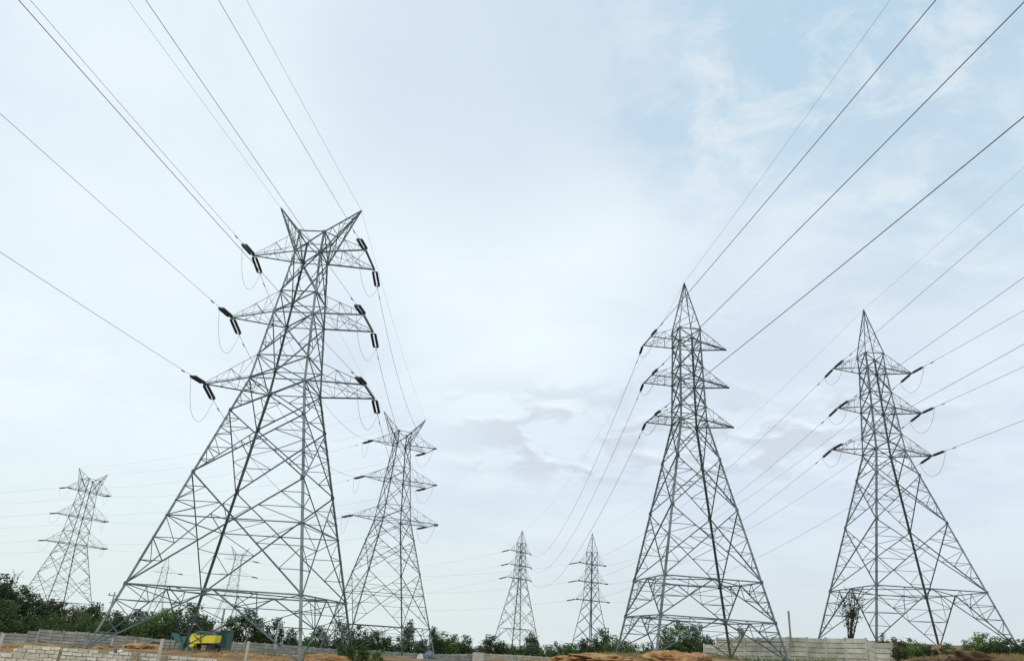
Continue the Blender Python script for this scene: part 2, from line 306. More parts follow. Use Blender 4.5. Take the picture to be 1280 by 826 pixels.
GUSSET = {}
class Tower:
    def __init__(s, kind, x, y, z0, yaw, b0, bt, zw, dm, dt, db, dp, xp, aL, aR, c, k, bw, label, nodes, belts, rectL, rectR,
                 wl, wd, wr, detail=3, group=None, foot_ext=0.0):
        s.k = k; s.kind = kind; s.c = c * k; s.detail = detail
        s.pos = Vector((x * k, y * k, (z0 - 1.6) * k + EYE.z)); s.yaw = yaw
        s.b0 = b0 * k; s.bw = bw * k; s.bt = bt * k; s.zw = zw * k; s.zm = (zw + dm) * k; s.zt = (zw + dm + dt) * k; s.zb = s.zt + db * k
        s.zp = s.zb + dp * k; s.xp = xp * k; s.aL = [a * k for a in aL]; s.aR = [a * k for a in aR]; s.db = db * k
        s.nodes = [n * k for n in nodes]; s.belts = [n * k for n in belts]; s.rectL = rectL; s.rectR = rectR
        s.wl, s.wd, s.wr = wl, wd, wr; s.ext = foot_ext
        s.root = empty('transmission_tower', s.pos, yaw); tag(s.root, label, 'transmission tower', group)
        s.mw = Matrix.Translation(s.pos) @ Matrix.Rotation(yaw, 4, 'Z'); s.mwi = s.mw.inverted()
        s.rbar = 0; s.loose = MB()
        s.make()
    def hw(s, z):
        if z <= s.zw: return s.b0 + (s.bw - s.b0) * z / s.zw
        if z <= s.zt: return s.bw + (s.bt - s.bw) * (z - s.zw) / (s.zt - s.zw)
        return s.bt
    def C(s, i, z):
        h = s.hw(z); a, b = LEG_SGN[i % 4]; return Vector((a * h, b * h, z))
    def brace(s, a, b, w=None, name='brace'):
        bar_obj(name, a, b, w or s.wd, s.root)
    def red(s, a, b):
        s.rbar += 1
        if s.detail < 2 or s.rbar > 300: s.loose.bar(a, b, s.wr)
        else: bar_obj('redundant_brace', a, b, s.wr, s.root)
    def tri(s, A, X, Hp, n):
        """redundant bars between the leg A-Hp and the half diagonal A-X"""
        for k in range(1, n):
            d = A.lerp(X, k / n); l = A.lerp(Hp, k / n); l2 = A.lerp(Hp, (k + 1) / n)
            s.red(l, d)
            s.red(d, l2)
    def xpanel(s, zl, zh, n, belt=False):
        for i in range(4):
            A, B, Cc, Dd = s.C(i, zl), s.C(i + 1, zl), s.C(i, zh), s.C(i + 1, zh)
            s.brace(A, Dd); s.brace(B, Cc)
            a, b = (B - A).length, (Dd - Cc).length; t = a / (a + b); X = A.lerp(Dd, t)
            zx = X.z; P, Q = s.C(i, zx), s.C(i + 1, zx)
            if n > 1:
                for (E, Hp) in ((A, P), (B, Q), (Cc, P), (Dd, Q)): s.tri(E, X, Hp, n)
                if belt: s.brace(P, Q, s.wd * .85, 'belt_strut')
                else:
                    s.red(P, A.lerp(Dd, t * (1 - .5 / n))) if False else None
    def make(s):
        r = s.root; k = s.k
        # legs: one bent angle each, down to a concrete stub
        for i in range(4):
            m_ = MB(); f = s.C(i, 0); a, b = LEG_SGN[i]
            low = f + (f - s.C(i, s.zw)).normalized() * (0.4 + s.ext)
            top = s.zb
            for p, q in ((low, s.C(i, s.zw)), (s.C(i, s.zw), s.C(i, s.zt)), (s.C(i, s.zt), s.C(i, top))):
                # leg angle opens inwards: heel points outwards
                d = q - p; z = d.normalized(); x = Vector((-a, 0, 0)); x = (x - z * x.dot(z)).normalized(); y = z.cross(x)
                if y.y * -b < 0: y = -y
                w = s.wl * (1.0 if q.z <= s.zw + .1 else .85)
                vs = [p + x * (u[0] + .5) * w + y * (u[1] + .5) * w + d * u[2] for u in UNIT_ANGLE[0]]
                m_.add(vs, UNIT_ANGLE[1])
            m_.build('leg', STEEL_LEG, r)
            if s.detail >= 2:
                g = MB(); c0 = low; g.tube([c0 + Vector((0, 0, -1.0)), c0 + Vector((0, 0, -.05)), c0 + Vector((0, 0, .12))], [.55, .45, .28], 8)
                g.build('footing', FOOT, r)
        # lower body: belts, inverted V at the feet, X panels above
        nd = [0.0] + s.nodes + [s.zw]
        for j in range(len(nd) - 1):
            zl, zh = nd[j], nd[j + 1]
            if zh in s.belts:                             # inverted V up to the middle of the belt
                for i in range(4):
                    A, B, P, Q = s.C(i, zl), s.C(i + 1, zl), s.C(i, zh), s.C(i + 1, zh); M_ = (P + Q) / 2
                    s.brace(A, M_); s.brace(B, M_); s.brace(P, Q, s.wd, 'belt_strut')
                    M2 = (s.C(i + 1, zh) + s.C(i + 2, zh)) / 2; s.brace(M_ + Vector((0, 0, -.06)), M2 + Vector((0, 0, -.06)), s.wd * .8, 'plan_brace')
                    n = 4 if s.detail >= 2 else 2
                    s.tri(A, M_, P, n); s.tri(B, M_, Q, n)
                    if s.detail >= 2:                     # hip bracing across the corner, and hangers to the belt
                        A2 = s.C(i + 1, zl); Ma = (s.C(i + 1, zh) + s.C(i + 2, zh)) / 2
                        s.red(B.lerp(M_, .5), A2.lerp(Ma, .5)); s.red(A.lerp(M_, .75), P.lerp(M_, .5)); s.red(B.lerp(M_, .75), Q.lerp(M_, .5))
                        s.red(A.lerp(M_, .5), P.lerp(M_, .5)); s.red(B.lerp(M_, .5), Q.lerp(M_, .5))
            else:
                big = (zh - zl) / k
                n = (3 if big > 3.0 else 2) if s.detail >= 2 else (2 if big > 3.5 else 1)
                s.xpanel(zl, zh, n, belt=(big > 4.5 and s.kind == 'A'))
        # waist and the arm levels
        lv = [s.zw, s.zw + s.db, s.zm, s.zm + s.db, s.zt, s.zb]
        for j, z in enumerate(lv):
            for i in range(4):
                s.brace(s.C(i, z), s.C(i + 1, z), s.wd * .9, 'belt_strut')
            if j % 2 == 0: s.brace(s.C(0, z), s.C(2, z), s.wd * .7, 'plan_brace')
        for j in range(len(lv) - 1):
            zl, zh = lv[j], lv[j + 1]
            if zh - zl > 3.2 * s.hw(zl): 
                zmid = (zl + zh) / 2; s.xpanel(zl, zmid, 1); s.xpanel(zmid, zh, 1)
            else: s.xpanel(zl, zh, 2 if (s.detail >= 3 and zh - zl > 2.2) else 1)
        if s.detail >= 2:                                 # gusset plates where arms and belts meet the legs
            if 'g' not in GUSSET:
                g = MB(); g.box((0, 0, 0), (.34, .02, .30)); g.box((0, .02, .0), (.1, .02, .1)); GUSSET['g'] = g.mesh('gusset_plate', STEEL)
            for z in [s.zw, s.zm, s.zt, s.zb] + s.nodes:
                for i in range(4):
                    o = link('gusset_plate', GUSSET['g'], r); p = s.C(i, z); sc_ = .8 if z < s.zw else .7; o.location = p + Vector((-math.copysign(.1, p.x), math.copysign(.03, p.y), 0)); o.scale = (sc_, 1, sc_)
        # cross arms
        for lvl, z in enumerate((s.zw, s.zm, s.zt)):
            for side, reach, rect in ((-1, s.aL[lvl], s.rectL), (1, s.aR[lvl], s.rectR)):
                s.arm(z, side, reach, rect)
        # peaks
        if s.kind == 'A':
            for sd in (-1, 1):
                tip = Vector((sd * s.xp, 0, s.zp)); q = (1, 0) if sd < 0 else (2, 3)
                base = [s.C(q[0], s.zt), s.C(q[1], s.zt), s.C(q[0], s.zb), s.C(q[1], s.zb)]
                s.pyramid('earthwire_peak', tip, base, [(0, 1), (2, 3), (0, 2), (1, 3)], 5)
        else:
            tip = Vector((0, 0, s.zp)); base = [s.C(i, s.zb) for i in range(4)]
            s.pyramid('earthwire_peak', tip, base, [(0, 1), (1, 2), (2, 3), (3, 0)], 5)
        if s.loose.v:
            o = s.loose.build('redundant_bracing', STEEL, r); o['kind'] = 'stuff'
    def pyramid(s, name, tip, base, faces, n):
        g = MB()
        for b in base: g.bar(b, tip, s.wd * 1.05)
        p = g.build(name, STEEL, s.root)
        ll = MB()
        for (a, b) in faces:
            for k in range(1, n):
                f0, f1 = (k - 1) / n, k / n
                A = base[a].lerp(tip, f0) if k % 2 else base[b].lerp(tip, f0); B = base[b].lerp(tip, f1) if k % 2 else base[a].lerp(tip, f1)
                if s.detail >= 2: bar_obj('lacing_bar', A, B, s.wr * .95, p)
                else: ll.bar(A, B, s.wr)
        if ll.v: link('lacing', ll.mesh('lacing', STEEL), p)['kind'] = 'stuff'
    def tips(s, lvl, side):
        z = (s.zw, s.zm, s.zt)[lvl]; reach = (s.aL if side < 0 else s.aR)[lvl]; rect = s.rectL if side < 0 else s.rectR
        c = s.c if rect else 0.0
        return Vector((side * reach, -c, z)), Vector((side * reach, c, z))       # near (towards -Y), far
    def arm(s, z, side, reach, rect):
        c = s.c if rect else 0.0; dz = s.db
        q = (1, 0) if side < 0 else (2, 3)
        bn, bf, tn, tf = s.C(q[0], z), s.C(q[1], z), s.C(q[0], z + dz), s.C(q[1], z + dz)
        Tn, Tf = Vector((side * reach, -c, z)), Vector((side * reach, c, z)); up = Vector((0, 0, .08 * s.k))
        g = MB(); w = s.wd
        g.bar(bn, Tn, w * 1.2); g.bar(bf, Tf, w * 1.2); tw = w * (.48 if s.detail >= 2 else .34); g.bar(tn, Tn + up, tw); g.bar(tf, Tf + up, tw)
        if rect: g.bar(Tn, Tf, w * 1.6)
        else: g.box(Tn, (w * 2.2, w * 2.2, w * 1.6))
        p = g.build('cross_arm', STEEL, s.root); ll = MB()
        def lb(a, b):
            if s.detail >= 2: bar_obj('lacing_bar', a, b, s.wr * .6, p)
            else: ll.bar(a, b, s.wr * .45)
        n = 4 if s.detail >= 2 else 3
        for k_ in range(1, n):
            f0, f1 = (k_ - 1) / n, k_ / n
            for (b0, T0, t0) in ((bn, Tn, tn), (bf, Tf, tf)):
                lb(b0.lerp(T0, f1), t0.lerp(T0 + up, f1))
                lb(t0.lerp(T0 + up, f0), b0.lerp(T0, f1)) if k_ % 2 else lb(b0.lerp(T0, f0), t0.lerp(T0 + up, f1))
            a, b = (bn.lerp(Tn, f0), bf.lerp(Tf, f1)) if k_ % 2 else (bf.lerp(Tf, f0), bn.lerp(Tn, f1))
            lb(a, b)
            if k_ % 2 == 0: lb(tn.lerp(Tn + up, f1), tf.lerp(Tf + up, f1)); lb(bn.lerp(Tn, f1), bf.lerp(Tf, f1))
        if rect: lb(bn, Tf); lb(bf.lerp(Tf, .5), Tn)
        if ll.v: link('lacing', ll.mesh('lacing', STEEL), p)['kind'] = 'stuff'
    def world(s, p): return s.mw @ Vector(p)
    def insulator(s, tipw, dirw, L, double, r=0.13):
        """string(s) from the arm tip along the line; returns the live end, in world space"""
        d = dirw.normalized(); q = s.mwi.to_3x3() @ d; t = s.mwi @ tipw; fit = 0.22
        rq = q.to_track_quat('Z', 'Y'); sidev = rq @ Vector((1, 0, 0))
        g = MB()
        if double:
            h = 0.155
            g.tube([t, t + q * fit], .03, 5); g.bar(t + q * fit - sidev * (h + .06), t + q * fit + sidev * (h + .06), .09)
            e = t + q * (fit + L); g.bar(e - sidev * (h + .06), e + sidev * (h + .06), .09); g.tube([e, e + q * fit], .035, 5)
        else:
            h = 0; e = t + q * (fit + L); g.tube([t, t + q * fit], .035, 5); g.tube([e, e + q * fit], .035, 5)
            g.box(t + q * fit, (.1, .1, .1)); g.box(e, (.1, .1, .1))
        o = g.build('insulator_set', STEEL, s.root); me = get_string(L, r)
        for sg in ((-1, 1) if double else (0,)):
            c = bpy.data.objects.new('insulator_string', me); COL.objects.link(c); c.parent = o
            c.location = t + q * fit + sidev * sg * h; c.rotation_mode = 'QUATERNION'; c.rotation_quaternion = rq
        return tipw + d * (L + 2 * fit)
    def jumper(s, a, b, drop, r=.018):
        a, b = s.mwi @ a, s.mwi @ b; n = 16; pts = []
        for i in range(n + 1):
            f = i / n; p = a.lerp(b, f); u = 1 - abs(2 * f - 1) ** 2.4; p.z -= drop * u; pts.append(p)
        MB_ = MB(); MB_.tube(pts, r, 5); MB_.build('jumper_cable', WIRE, s.root, True)

G_ALL = 'lattice transmission towers across the plain'
TL = Tower('A', -11.97, 37.57, .11, -.06, 4.58, .77, 13.18, 3.99, 4.01, 1.35, 1.97, 2.47, (4.55, 3.92, 3.48), (4.56, 3.93, 3.46), 1.19, 1.4, 1.5,
           'largest and nearest steel lattice tower, two horned peaks, over the yellow machine', (2.65, 7.9, 11.25), (2.65,), False, True, .165, .085, .046, 3, G_ALL)
TM = Tower('A', -11.05, 76.98, -.62, .47, 4.42, .75, 12.68, 4.04, 3.84, 1.41, 1.93, 2.42, (4.27, 3.61, 3.24), (4.46, 3.88, 3.39), 1.37, 1.4, 1.5,
           'horned steel lattice tower just right of and behind the largest tower', (2.55, 7.5, 10.7), (2.55,), False, True, .16, .08, .048, 2, G_ALL)
TF = Tower('A', -67.13, 120.48, 0, 1.07, 4.14, 1.0, 10.97, 4.16, 4.05, 1.95, 1.40, 2.54, (4.44, 3.98, 3.63), (5.44, 4.3, 3.5), 1.0, 1.4, 1.5,
           'horned steel lattice tower standing over the dark trees at far left', (2.4, 6.4, 9.2), (2.4,), False, True, .15, .075, .044, 2, G_ALL)
T1 = Tower('B', 18.6, 70.91, 1.24, .12, 5.81, 1.19, 21.61, 4.26, 4.25, 1.47, 5.96, 4.2, (4.11, 4.31, 4.34), (4.67, 4.41, 4.34), 1.3, .85, 1.4,
           'pointed single-peak steel tower right of centre, its right arms carrying no insulators', (3.0, 6.3, 12.7, 17.6), (3.0, 6.3), True, False, .165, .082, .042, 3, G_ALL)
T2 = Tower('B', 35.92, 66.66, 3.32, -.01, 5.66, .92, 16.63, 4.17, 4.07, 1.57, 5.13, 4.2, (4.89, 3.84, 3.82), (4.54, 4.22, 3.87), 1.0, 1.05, 1.4,
           'pointed single-peak steel tower at far right, standing on the brown bank behind the precast wall', (4.2, 9.9, 14.25), (4.2,), False, False, .165, .082, .042, 3, G_ALL)
S1 = Tower('B', 7.02, 218.76, .95, .92, 4.47, 1.0, 16.51, 3.6, 3.77, 2.51, 3.63, 4.2, (5.98, 5.51, 5.44), (5.63, 5.5, 4.83), 1.0, 1.0, 1.4,
           'left of the two small distant pointed towers in the middle, bushes at its feet', (3.2, 8.5, 13), (3.2,), False, False, .20, .095, .052, 1, G_ALL, 2.6)
S2 = Tower('B', 23.11, 182.57, -.04, .61, 3.28, 1.0, 11.09, 4.13, 4.12, 2.74, 4.56, 4.2, (4.66, 4.29, 4.17), (5.14, 4.52, 3.9), 1.0, 1.1, 1.4,
           'right of the two small distant pointed towers in the middle, beside the tall dark tree', (2.2, 5.6, 8.6), (2.2,), False, False, .20, .095, .052, 1, G_ALL, 2.2)
# three faint towers far behind, placed from their apex and scale
def far_tower(kind, u, vap, d, k, yaw, zsum, label, ext=0.0):
    p = at(u, vap, d); z = p.z - zsum * k
    return Tower(kind, p.x / k, d / k, (z - EYE.z) / k + 1.6, yaw, 4.4, .9, 13.5, 4.1, 4.0, 1.6, 3.4 if kind == 'B' else 1.9, 2.5, (4.6, 4.2, 3.8), (4.6, 4.2, 3.8), 1.0, k, 1.4,
                 label, (3.0, 7.5, 11), (3.0,), False, False, .10, .045, .026, 1, G_ALL)
S3 = far_tower('B', 210.5, 694, 270, 1.15, .5, 26.6, 'faint distant tower seen between the left legs of the largest tower')
S4 = far_tower('A', 301, 683, 235, 1.12, .45, 25.1, 'faint distant tower seen through the middle of the largest tower, above its belt')
S5 = far_tower('A', 23, 712, 520, 1.3, .3, 25.1, 'tiny faint tower on the skyline above the trees at the left edge')

# ------------------------------------------------------------------ wires
def wire_mesh(pts, r, label, cat='overhead line', group=None, name='overhead_cable', damp=()):
    g = MB(); g.tube(pts, r, 5); o = g.build(name, WIRE, None, True); tag(o, label, cat, group)
    for q0, q1 in damp:
        a, b = Vector(q0), Vector(q1); d = (b - a).normalized()
        for x in (1.2,):
            c = a + d * x + Vector((0, 0, -.07)); g = MB(); g.tube([c - d * .2, c - d * .08], .04, 6); g.tube([c + d * .08, c + d * .2], .04, 6); g.tube([c - d * .1, c + d * .1], .012, 4); g.tube([c, c + Vector((0, 0, .07))], .02, 4)
            g.build('vibration_damper', STEEL, o)
    return o
def free_wire(T, tip, az, u, v, label, span, r=.02, ins=None, curv=3.0e-4, group=None, start=None):
    """a wire from the tower towards the camera side, seen leaving at pixel (u, v)"""
    P = T.world(tip); d = Vector((math.sin(az), math.cos(az), 0)); q = pixdir(u, v)
    nrm = q.cross(P - EYE); sl = -(d.dot(nrm)) / nrm.z
    # where the ray meets the wire
    a = Vector((q.x, q.y)); b = Vector((d.x, d.y)); p0 = Vector((P.x - EYE.x, P.y - EYE.y))
    det = a.x * -b.y + b.x * a.y
    t = (a.x * p0.y - a.y * p0.x) / -(a.x * b.y - a.y * b.x) if abs(a.x * b.y - a.y * b.x) > 1e-9 else 50
    s0 = sl - curv * t
    f = lambda x: P + d * x + Vector((0, 0, s0 * x + curv * x * x))
    x0 = 0.0
    if ins:
        e = T.insulator(P, d + Vector((0, 0, s0)), *ins); x0 = (e - P).dot(d)
    else: e = P
    pts = [e] + [f(x0 + (span - x0) * (i / 40)) for i in range(1, 41)]
    wire_mesh(pts, r, label, group=group, damp=[(pts[0], pts[1])] if ins else ()); return e
def span_wire(Ta, ta, Tb, tb, sag, label, r=.02, ia=None, ib=None, group=None, droop=1.25):
    A, B = Ta.world(ta), Tb.world(tb)
    dA = (B - A); dA.z -= 4 * sag * droop; dB = (A - B); dB.z -= 4 * sag * droop
    eA = Ta.insulator(A, dA, *ia) if ia else A; eB = Tb.insulator(B, dB, *ib) if ib else B
    n = 36; pts = []
    for i in range(n + 1):
        f = i / n; p = eA.lerp(eB, f); p.z -= 4 * sag * f * (1 - f); pts.append(p)
    wire_mesh(pts, r, label, group=group, damp=[(pts[0], pts[1])] if ia and Ta.detail >= 2 else ()); return eA, eB
def out_wire(T, tip, az, length, rise, sag, label, r=.02, ins=None, group=None):
    """a wire leaving the tower on a bearing, to a tower out of the picture"""
    A = T.world(tip); B = A + Vector((math.sin(az), math.cos(az), 0)) * length + Vector((0, 0, rise))
    d = B - A; d.z -= 4 * sag; e = T.insulator(A, d, *ins) if ins else A
    n = 30; pts = []
    for i in range(n + 1):
        f = i / n; p = e.lerp(B, f); p.z -= 4 * sag * f * (1 - f); pts.append(p)
    wire_mesh(pts, r, label, group=group); return e
LV = ('lowest', 'middle', 'top')
IA = (1.75, True, .115); IB1 = (1.25, False, .12); IB2 = (1.6, False, .13); IS = (2.4, False, .17)
gl = 'cables of the largest tower'
# largest tower: towards the upper left over the camera
azL = R(184.6)
pk = lambda T, sd: Vector((sd * T.xp, 0, T.zp)); ap = lambda T: Vector((0, 0, T.zp))
free_wire(TL, pk(TL, -1), azL, 160, 0, 'thin earth wire from the left horn of the largest tower up to the top edge', 120, .009, group=gl)
free_wire(TL, pk(TL, 1), azL, 308, 0, 'thin earth wire from the right horn of the largest tower up to the top edge', 120, .009, group=gl)
for lvl, (u, v), (u2, v2) in ((2, (37.5, 0), (273, 0)), (1, (0, 142), (182, 0)), (0, (0, 315), (23, 0))):
    tn, tf = TL.tips(lvl, -1); rn, rf = TL.tips(lvl, 1)
    e1 = free_wire(TL, tn, azL, u, v, f'cable from the {LV[lvl]} left arm of the largest tower running up to the left', 120, .0125, IA, group=gl)
    e2 = free_wire(TL, rn, azL, u2, v2, f'cable from the {LV[lvl]} right arm of the largest tower running up past its left side', 120, .0125, IA, group=gl)
    mn, mf = TM.tips(lvl, -1); qn, qf = TM.tips(lvl, 1)
    a1, b1 = span_wire(TL, tf, TM, mn, 3.0, f'cable from the largest tower\'s {LV[lvl]} left arm to the horned tower behind', .016, IA, IA, group=gl)
    a2, b2 = span_wire(TL, rf, TM, qn, 3.0, f'cable from the largest tower\'s {LV[lvl]} right arm to the horned tower behind', .016, IA, IA, group=gl)
    TL.jumper(e1, a1, 2.5, .012); TL.jumper(e2, a2, 2.3, .012)
    # on to the far left tower
    gn, gf = TF.tips(lvl, -1); hn, hf = TF.tips(lvl, 1)
    c1, d1 = span_wire(TM, mf, TF, gf, 2.0, f'faint {LV[lvl]} left-arm cable between second horned tower and far left tower', .010, IA, IA, group='cables to the far left tower')
    c2, d2 = span_wire(TM, qf, TF, hf, 2.0, f'faint {LV[lvl]} right-arm cable between second horned tower and far left tower', .010, IA, IA, group='cables to the far left tower')
    TM.jumper(b1, c1, 2.2, .014); TM.jumper(b2, c2, 2.2, .014)
    f1 = out_wire(TF, gn, R(292), 300, 2, 5, f'{LV[lvl]} cable leaving the far left tower towards the left edge, outer one', .011, IA, group='cables to the far left tower')
    f2 = out_wire(TF, hn, R(292), 300, 2, 5, f'{LV[lvl]} cable leaving the far left tower towards the left edge, inner one', .011, IA, group='cables to the far left tower')
    TF.jumper(d1, f1, 2.0, .014); TF.jumper(d2, f2, 2.0, .014)
for sd, w in ((-1, 'left'), (1, 'right')):
    span_wire(TL, pk(TL, sd), TM, pk(TM, sd), .8, f'thin earth wire between the {w} horns of the two nearer horned towers', .008, group=gl)
    span_wire(TM, pk(TM, sd), TF, pk(TF, sd), 1.5, f'thin earth wire from the {w} horn of the second tower to the far left tower', .008, group='cables to the far left tower')
# pointed tower right of centre: one circuit only, on its left arms
az1 = R(172.5); g1 = 'cables of the pointed tower right of centre'
free_wire(T1, ap(T1), az1, 1113, 0, 'thin earth wire rising from the tip of the pointed tower right of centre', 130, .009, group=g1)
span_wire(T1, ap(T1), S1, ap(S1), 4, 'thin earth wire dropping from pointed tower right of centre to a distant tower', .008, group=g1)
for lvl, (u, v) in ((2, (1170, 0)), (1, (1278, 5)), (0, (1280, 146))):
    tn, tf = T1.tips(lvl, -1); _, q = S1.tips(lvl, 1)
    e = free_wire(T1, tn, az1, u, v, f'{LV[lvl]} cable of the pointed tower right of centre, running up to the right', 130, .022, IB1, group=g1)
    a, b = span_wire(T1, tf, S1, q, 6.0, f'{LV[lvl]} sagging cable from pointed tower right of centre down to a distant tower', .018, IB1, IS, group=g1)
    T1.jumper(e, a, 1.0, .016)
# pointed tower at far right
az2 = R(173.5); g2 = 'cables of the pointed tower at far right'
free_wire(T2, ap(T2), az2, 1276, 213, 'thin earth wire from the tip of the far right tower to the right edge', 140, .008, group=g2)
span_wire(T2, ap(T2), S2, ap(S2), 3, 'thin earth wire from the far right pointed tower down to a small distant tower', .008, group=g2)
for lvl, (u, v), (u2, v2) in ((2, (1278, 257), (1280, 388)), (1, (1278, 348), (1280, 458)), (0, (1278, 431), (1280, 525))):
    t, _ = T2.tips(lvl, -1); q, _ = T2.tips(lvl, 1); l2, _ = S2.tips(lvl, -1); r2, _ = S2.tips(lvl, 1)
    e = free_wire(T2, t, az2, u, v, f'cable from far right tower\'s {LV[lvl]} left arm up to the right edge', 140, .017, IB2, group=g2)
    e2 = free_wire(T2, q, az2, u2, v2, f'cable from far right tower\'s {LV[lvl]} right arm up to the right edge', 140, .017, IB2, group=g2)
    a, b = span_wire(T2, t, S2, l2, 3.5, f'cable from far right tower\'s {LV[lvl]} left arm down to a small distant tower', .016, IB2, IS, group=g2)
    a2, b2 = span_wire(T2, q, S2, r2, 3.5, f'cable from far right tower\'s {LV[lvl]} right arm down to a small distant tower', .016, IB2, IS, group=g2)
    T2.jumper(e, a, 1.5, .015); T2.jumper(e2, a2, 1.8, .015)
g3 = 'faint cables strung between the distant towers'
for lvl in range(3):
    a, _ = S2.tips(lvl, -1); b, _ = S4.tips(lvl, 1); a1, _ = S1.tips(lvl, -1); b1, _ = S3.tips(lvl, 1)
    span_wire(S2, a, S4, b, 3.5, f'faint {LV[lvl]} cable running left from the right small distant tower', .012, IS, IS, group=g3)
    span_wire(S1, a1, S3, b1, 4, f'faint {LV[lvl]} cable running left from the left small distant tower', .012, IS, IS, group=g3)

# ------------------------------------------------------------------ precast walls
def precast_wall(label, pts, M, bay, planks, ph, group=None, gap=0.04, postM=None, drops=(), cat='wall', name='precast_wall'):
    """pts: world points along the wall's top. Posts with planks slotted between them, each a part."""
    root = empty(name, (pts[0].x, pts[0].y, pts[0].z - planks * ph)); tag(root, label, cat, group)
    O = root.location.copy(); segs = []
    for a, b in zip(pts, pts[1:]):
        n = max(1, round((Vector((b.x - a.x, b.y - a.y))).length / bay))
        for i in range(n): segs.append((a.lerp(b, i / n), a.lerp(b, (i + 1) / n)))
    pm = {}
    for j, (a, b) in enumerate(segs):
        d = Vector((b.x - a.x, b.y - a.y, 0)); l = d.length; rz = math.atan2(d.y, d.x)
        dz = (random.random() - .5) * .05 - (drops[j] if j < len(drops) else 0)
        key = round(l, 2)
        if key not in pm:
            g = MB(); g.box((0, 0, 0), (l - .1, .055, ph - gap)); pm[key] = g.mesh('plank', M)
            bm = bmesh.new(); bm.from_mesh(pm[key]); bmesh.ops.bevel(bm, geom=bm.edges[:], offset=.012, segments=1); bm.to_mesh(pm[key]); bm.free()
        for k in range(planks):
            o = link('plank', pm[key], root); mid = (a + b) / 2 - O
            o.location = (mid.x, mid.y, mid.z + dz - ph * (k + .5)); o.rotation_euler = ((random.random() - .5) * .03, math.atan2(a.z - b.z, l), rz)
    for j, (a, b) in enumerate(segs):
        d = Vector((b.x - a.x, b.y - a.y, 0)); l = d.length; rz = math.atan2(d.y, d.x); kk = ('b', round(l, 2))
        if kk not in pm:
            g = MB(); g.box((0, .03, 0), (l - .12, .02, planks * ph - .06)); pm[kk] = g.mesh('gap_shade_backing', GAP_SHADE)  # dark board added behind the planks to stand in for shade in the gaps
        o = link('gap_shade_backing', pm[kk], root); mid = (a + b) / 2 - O; dd = drops[j] if j < len(drops) else 0
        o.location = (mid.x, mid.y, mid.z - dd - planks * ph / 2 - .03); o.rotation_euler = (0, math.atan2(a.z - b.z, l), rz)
    if 'post' not in pm:
        g = MB(); hh = planks * ph + .5; g.box((0, 0, -hh / 2 + .05), (.13, .15, hh)); pm['post'] = g.mesh('post', postM or M)
    ends = [s_[0] for s_ in segs] + [segs[-1][1]]
    for j, p in enumerate(ends):
        o = link('post', pm['post'], root); o.location = (p.x - O.x, p.y - O.y, p.z - O.z - (max(drops[min(j, len(drops) - 1)], 0) if drops else 0)); o.rotation_euler = (0, 0, rz if j == len(ends) - 1 else math.atan2(segs[j][1].y - p.y, segs[j][1].x - p.x))
    return root
wp = lambda *a: [at(*p) for p in a]
GW = 'grey precast boundary walls behind the site'
precast_wall('lower first stretch of the grey precast wall, at the left edge below the dark trees', wp((-30, 788.5, 84.5), (35, 791.2, 86)), CONC, 1.25, 6, .32, GW)
precast_wall('long grey precast wall stretch running behind the near left leg of the largest tower', wp((36, 788, 86), (49, 788, 86.5)) + wp((50, 786, 86.5), (110, 789.8, 88), (205, 798.5, 92), (262, 801.2, 96)), CONC, 1.3, 6, .32, GW)
precast_wall('grey precast wall stretch between the yellow machine and the green shrubs', wp((263, 801, 96.5), (320, 802.5, 100), (430, 811.5, 111), (475, 812.5, 118)), CONC, 1.35, 6, .32, GW)
precast_wall('distant grey precast wall stretch behind the feet of the second horned tower', wp((478, 813, 119), (540, 817, 128), (591, 816.5, 133)), CONC, 1.4, 6, .33, GW)
precast_wall('distant pale precast wall stretch ending at the orange soil heap', wp((605, 816, 134), (655, 818.5, 139), (712, 822.5, 146)), CONC_G, 1.4, 6, .33, GW)
b_ = at(598, 815, 132); g = MB(); g.box((0, 0, 0), (1.8, .35, 2.2)); o = g.build('gate_pillar', POST); o.location = b_ + Vector((0, 0, -1.1)); o.rotation_euler = (0, 0, .3)
bm = bmesh.new(); bm.from_mesh(o.data); bmesh.ops.bevel(bm, geom=bm.edges[:], offset=.04, segments=2); bm.to_mesh(o.data); bm.free()
tag(o, 'pale rectangular pillar standing between two stretches of the distant wall', 'pillar')
# right-hand wall
precast_wall('pale greenish precast plank wall behind the right legs of the pointed tower right of centre', wp((880, 804.5, 70.5), (895, 804.8, 69.8)) + wp((896, 796.3, 69.8), (984, 796, 66.2)), CONC_G, 1.35, 6, .37, 'pale precast plank walls at right', postM=CONC_G)
precast_wall('nearer pale greenish precast plank wall, its right end a plank lower, beside the brown bank', wp((986, 796, 66), (1082, 797.5, 60)) + wp((1092, 803.2, 59.5), (1115, 803.4, 58)), CONC_G, 1.75, 6, .37, 'pale precast plank walls at right', postM=CONC_G)
g = MB(); g.box((0, 0, 0), (1.5, .5, .6)); o = g.build('concrete_plinth', POST); o.location = at(873, 821, 69.5); o.rotation_euler = (0, 0, -.3)
tag(o, 'low pale concrete plinth at the left end of the pale plank wall', 'plinth')

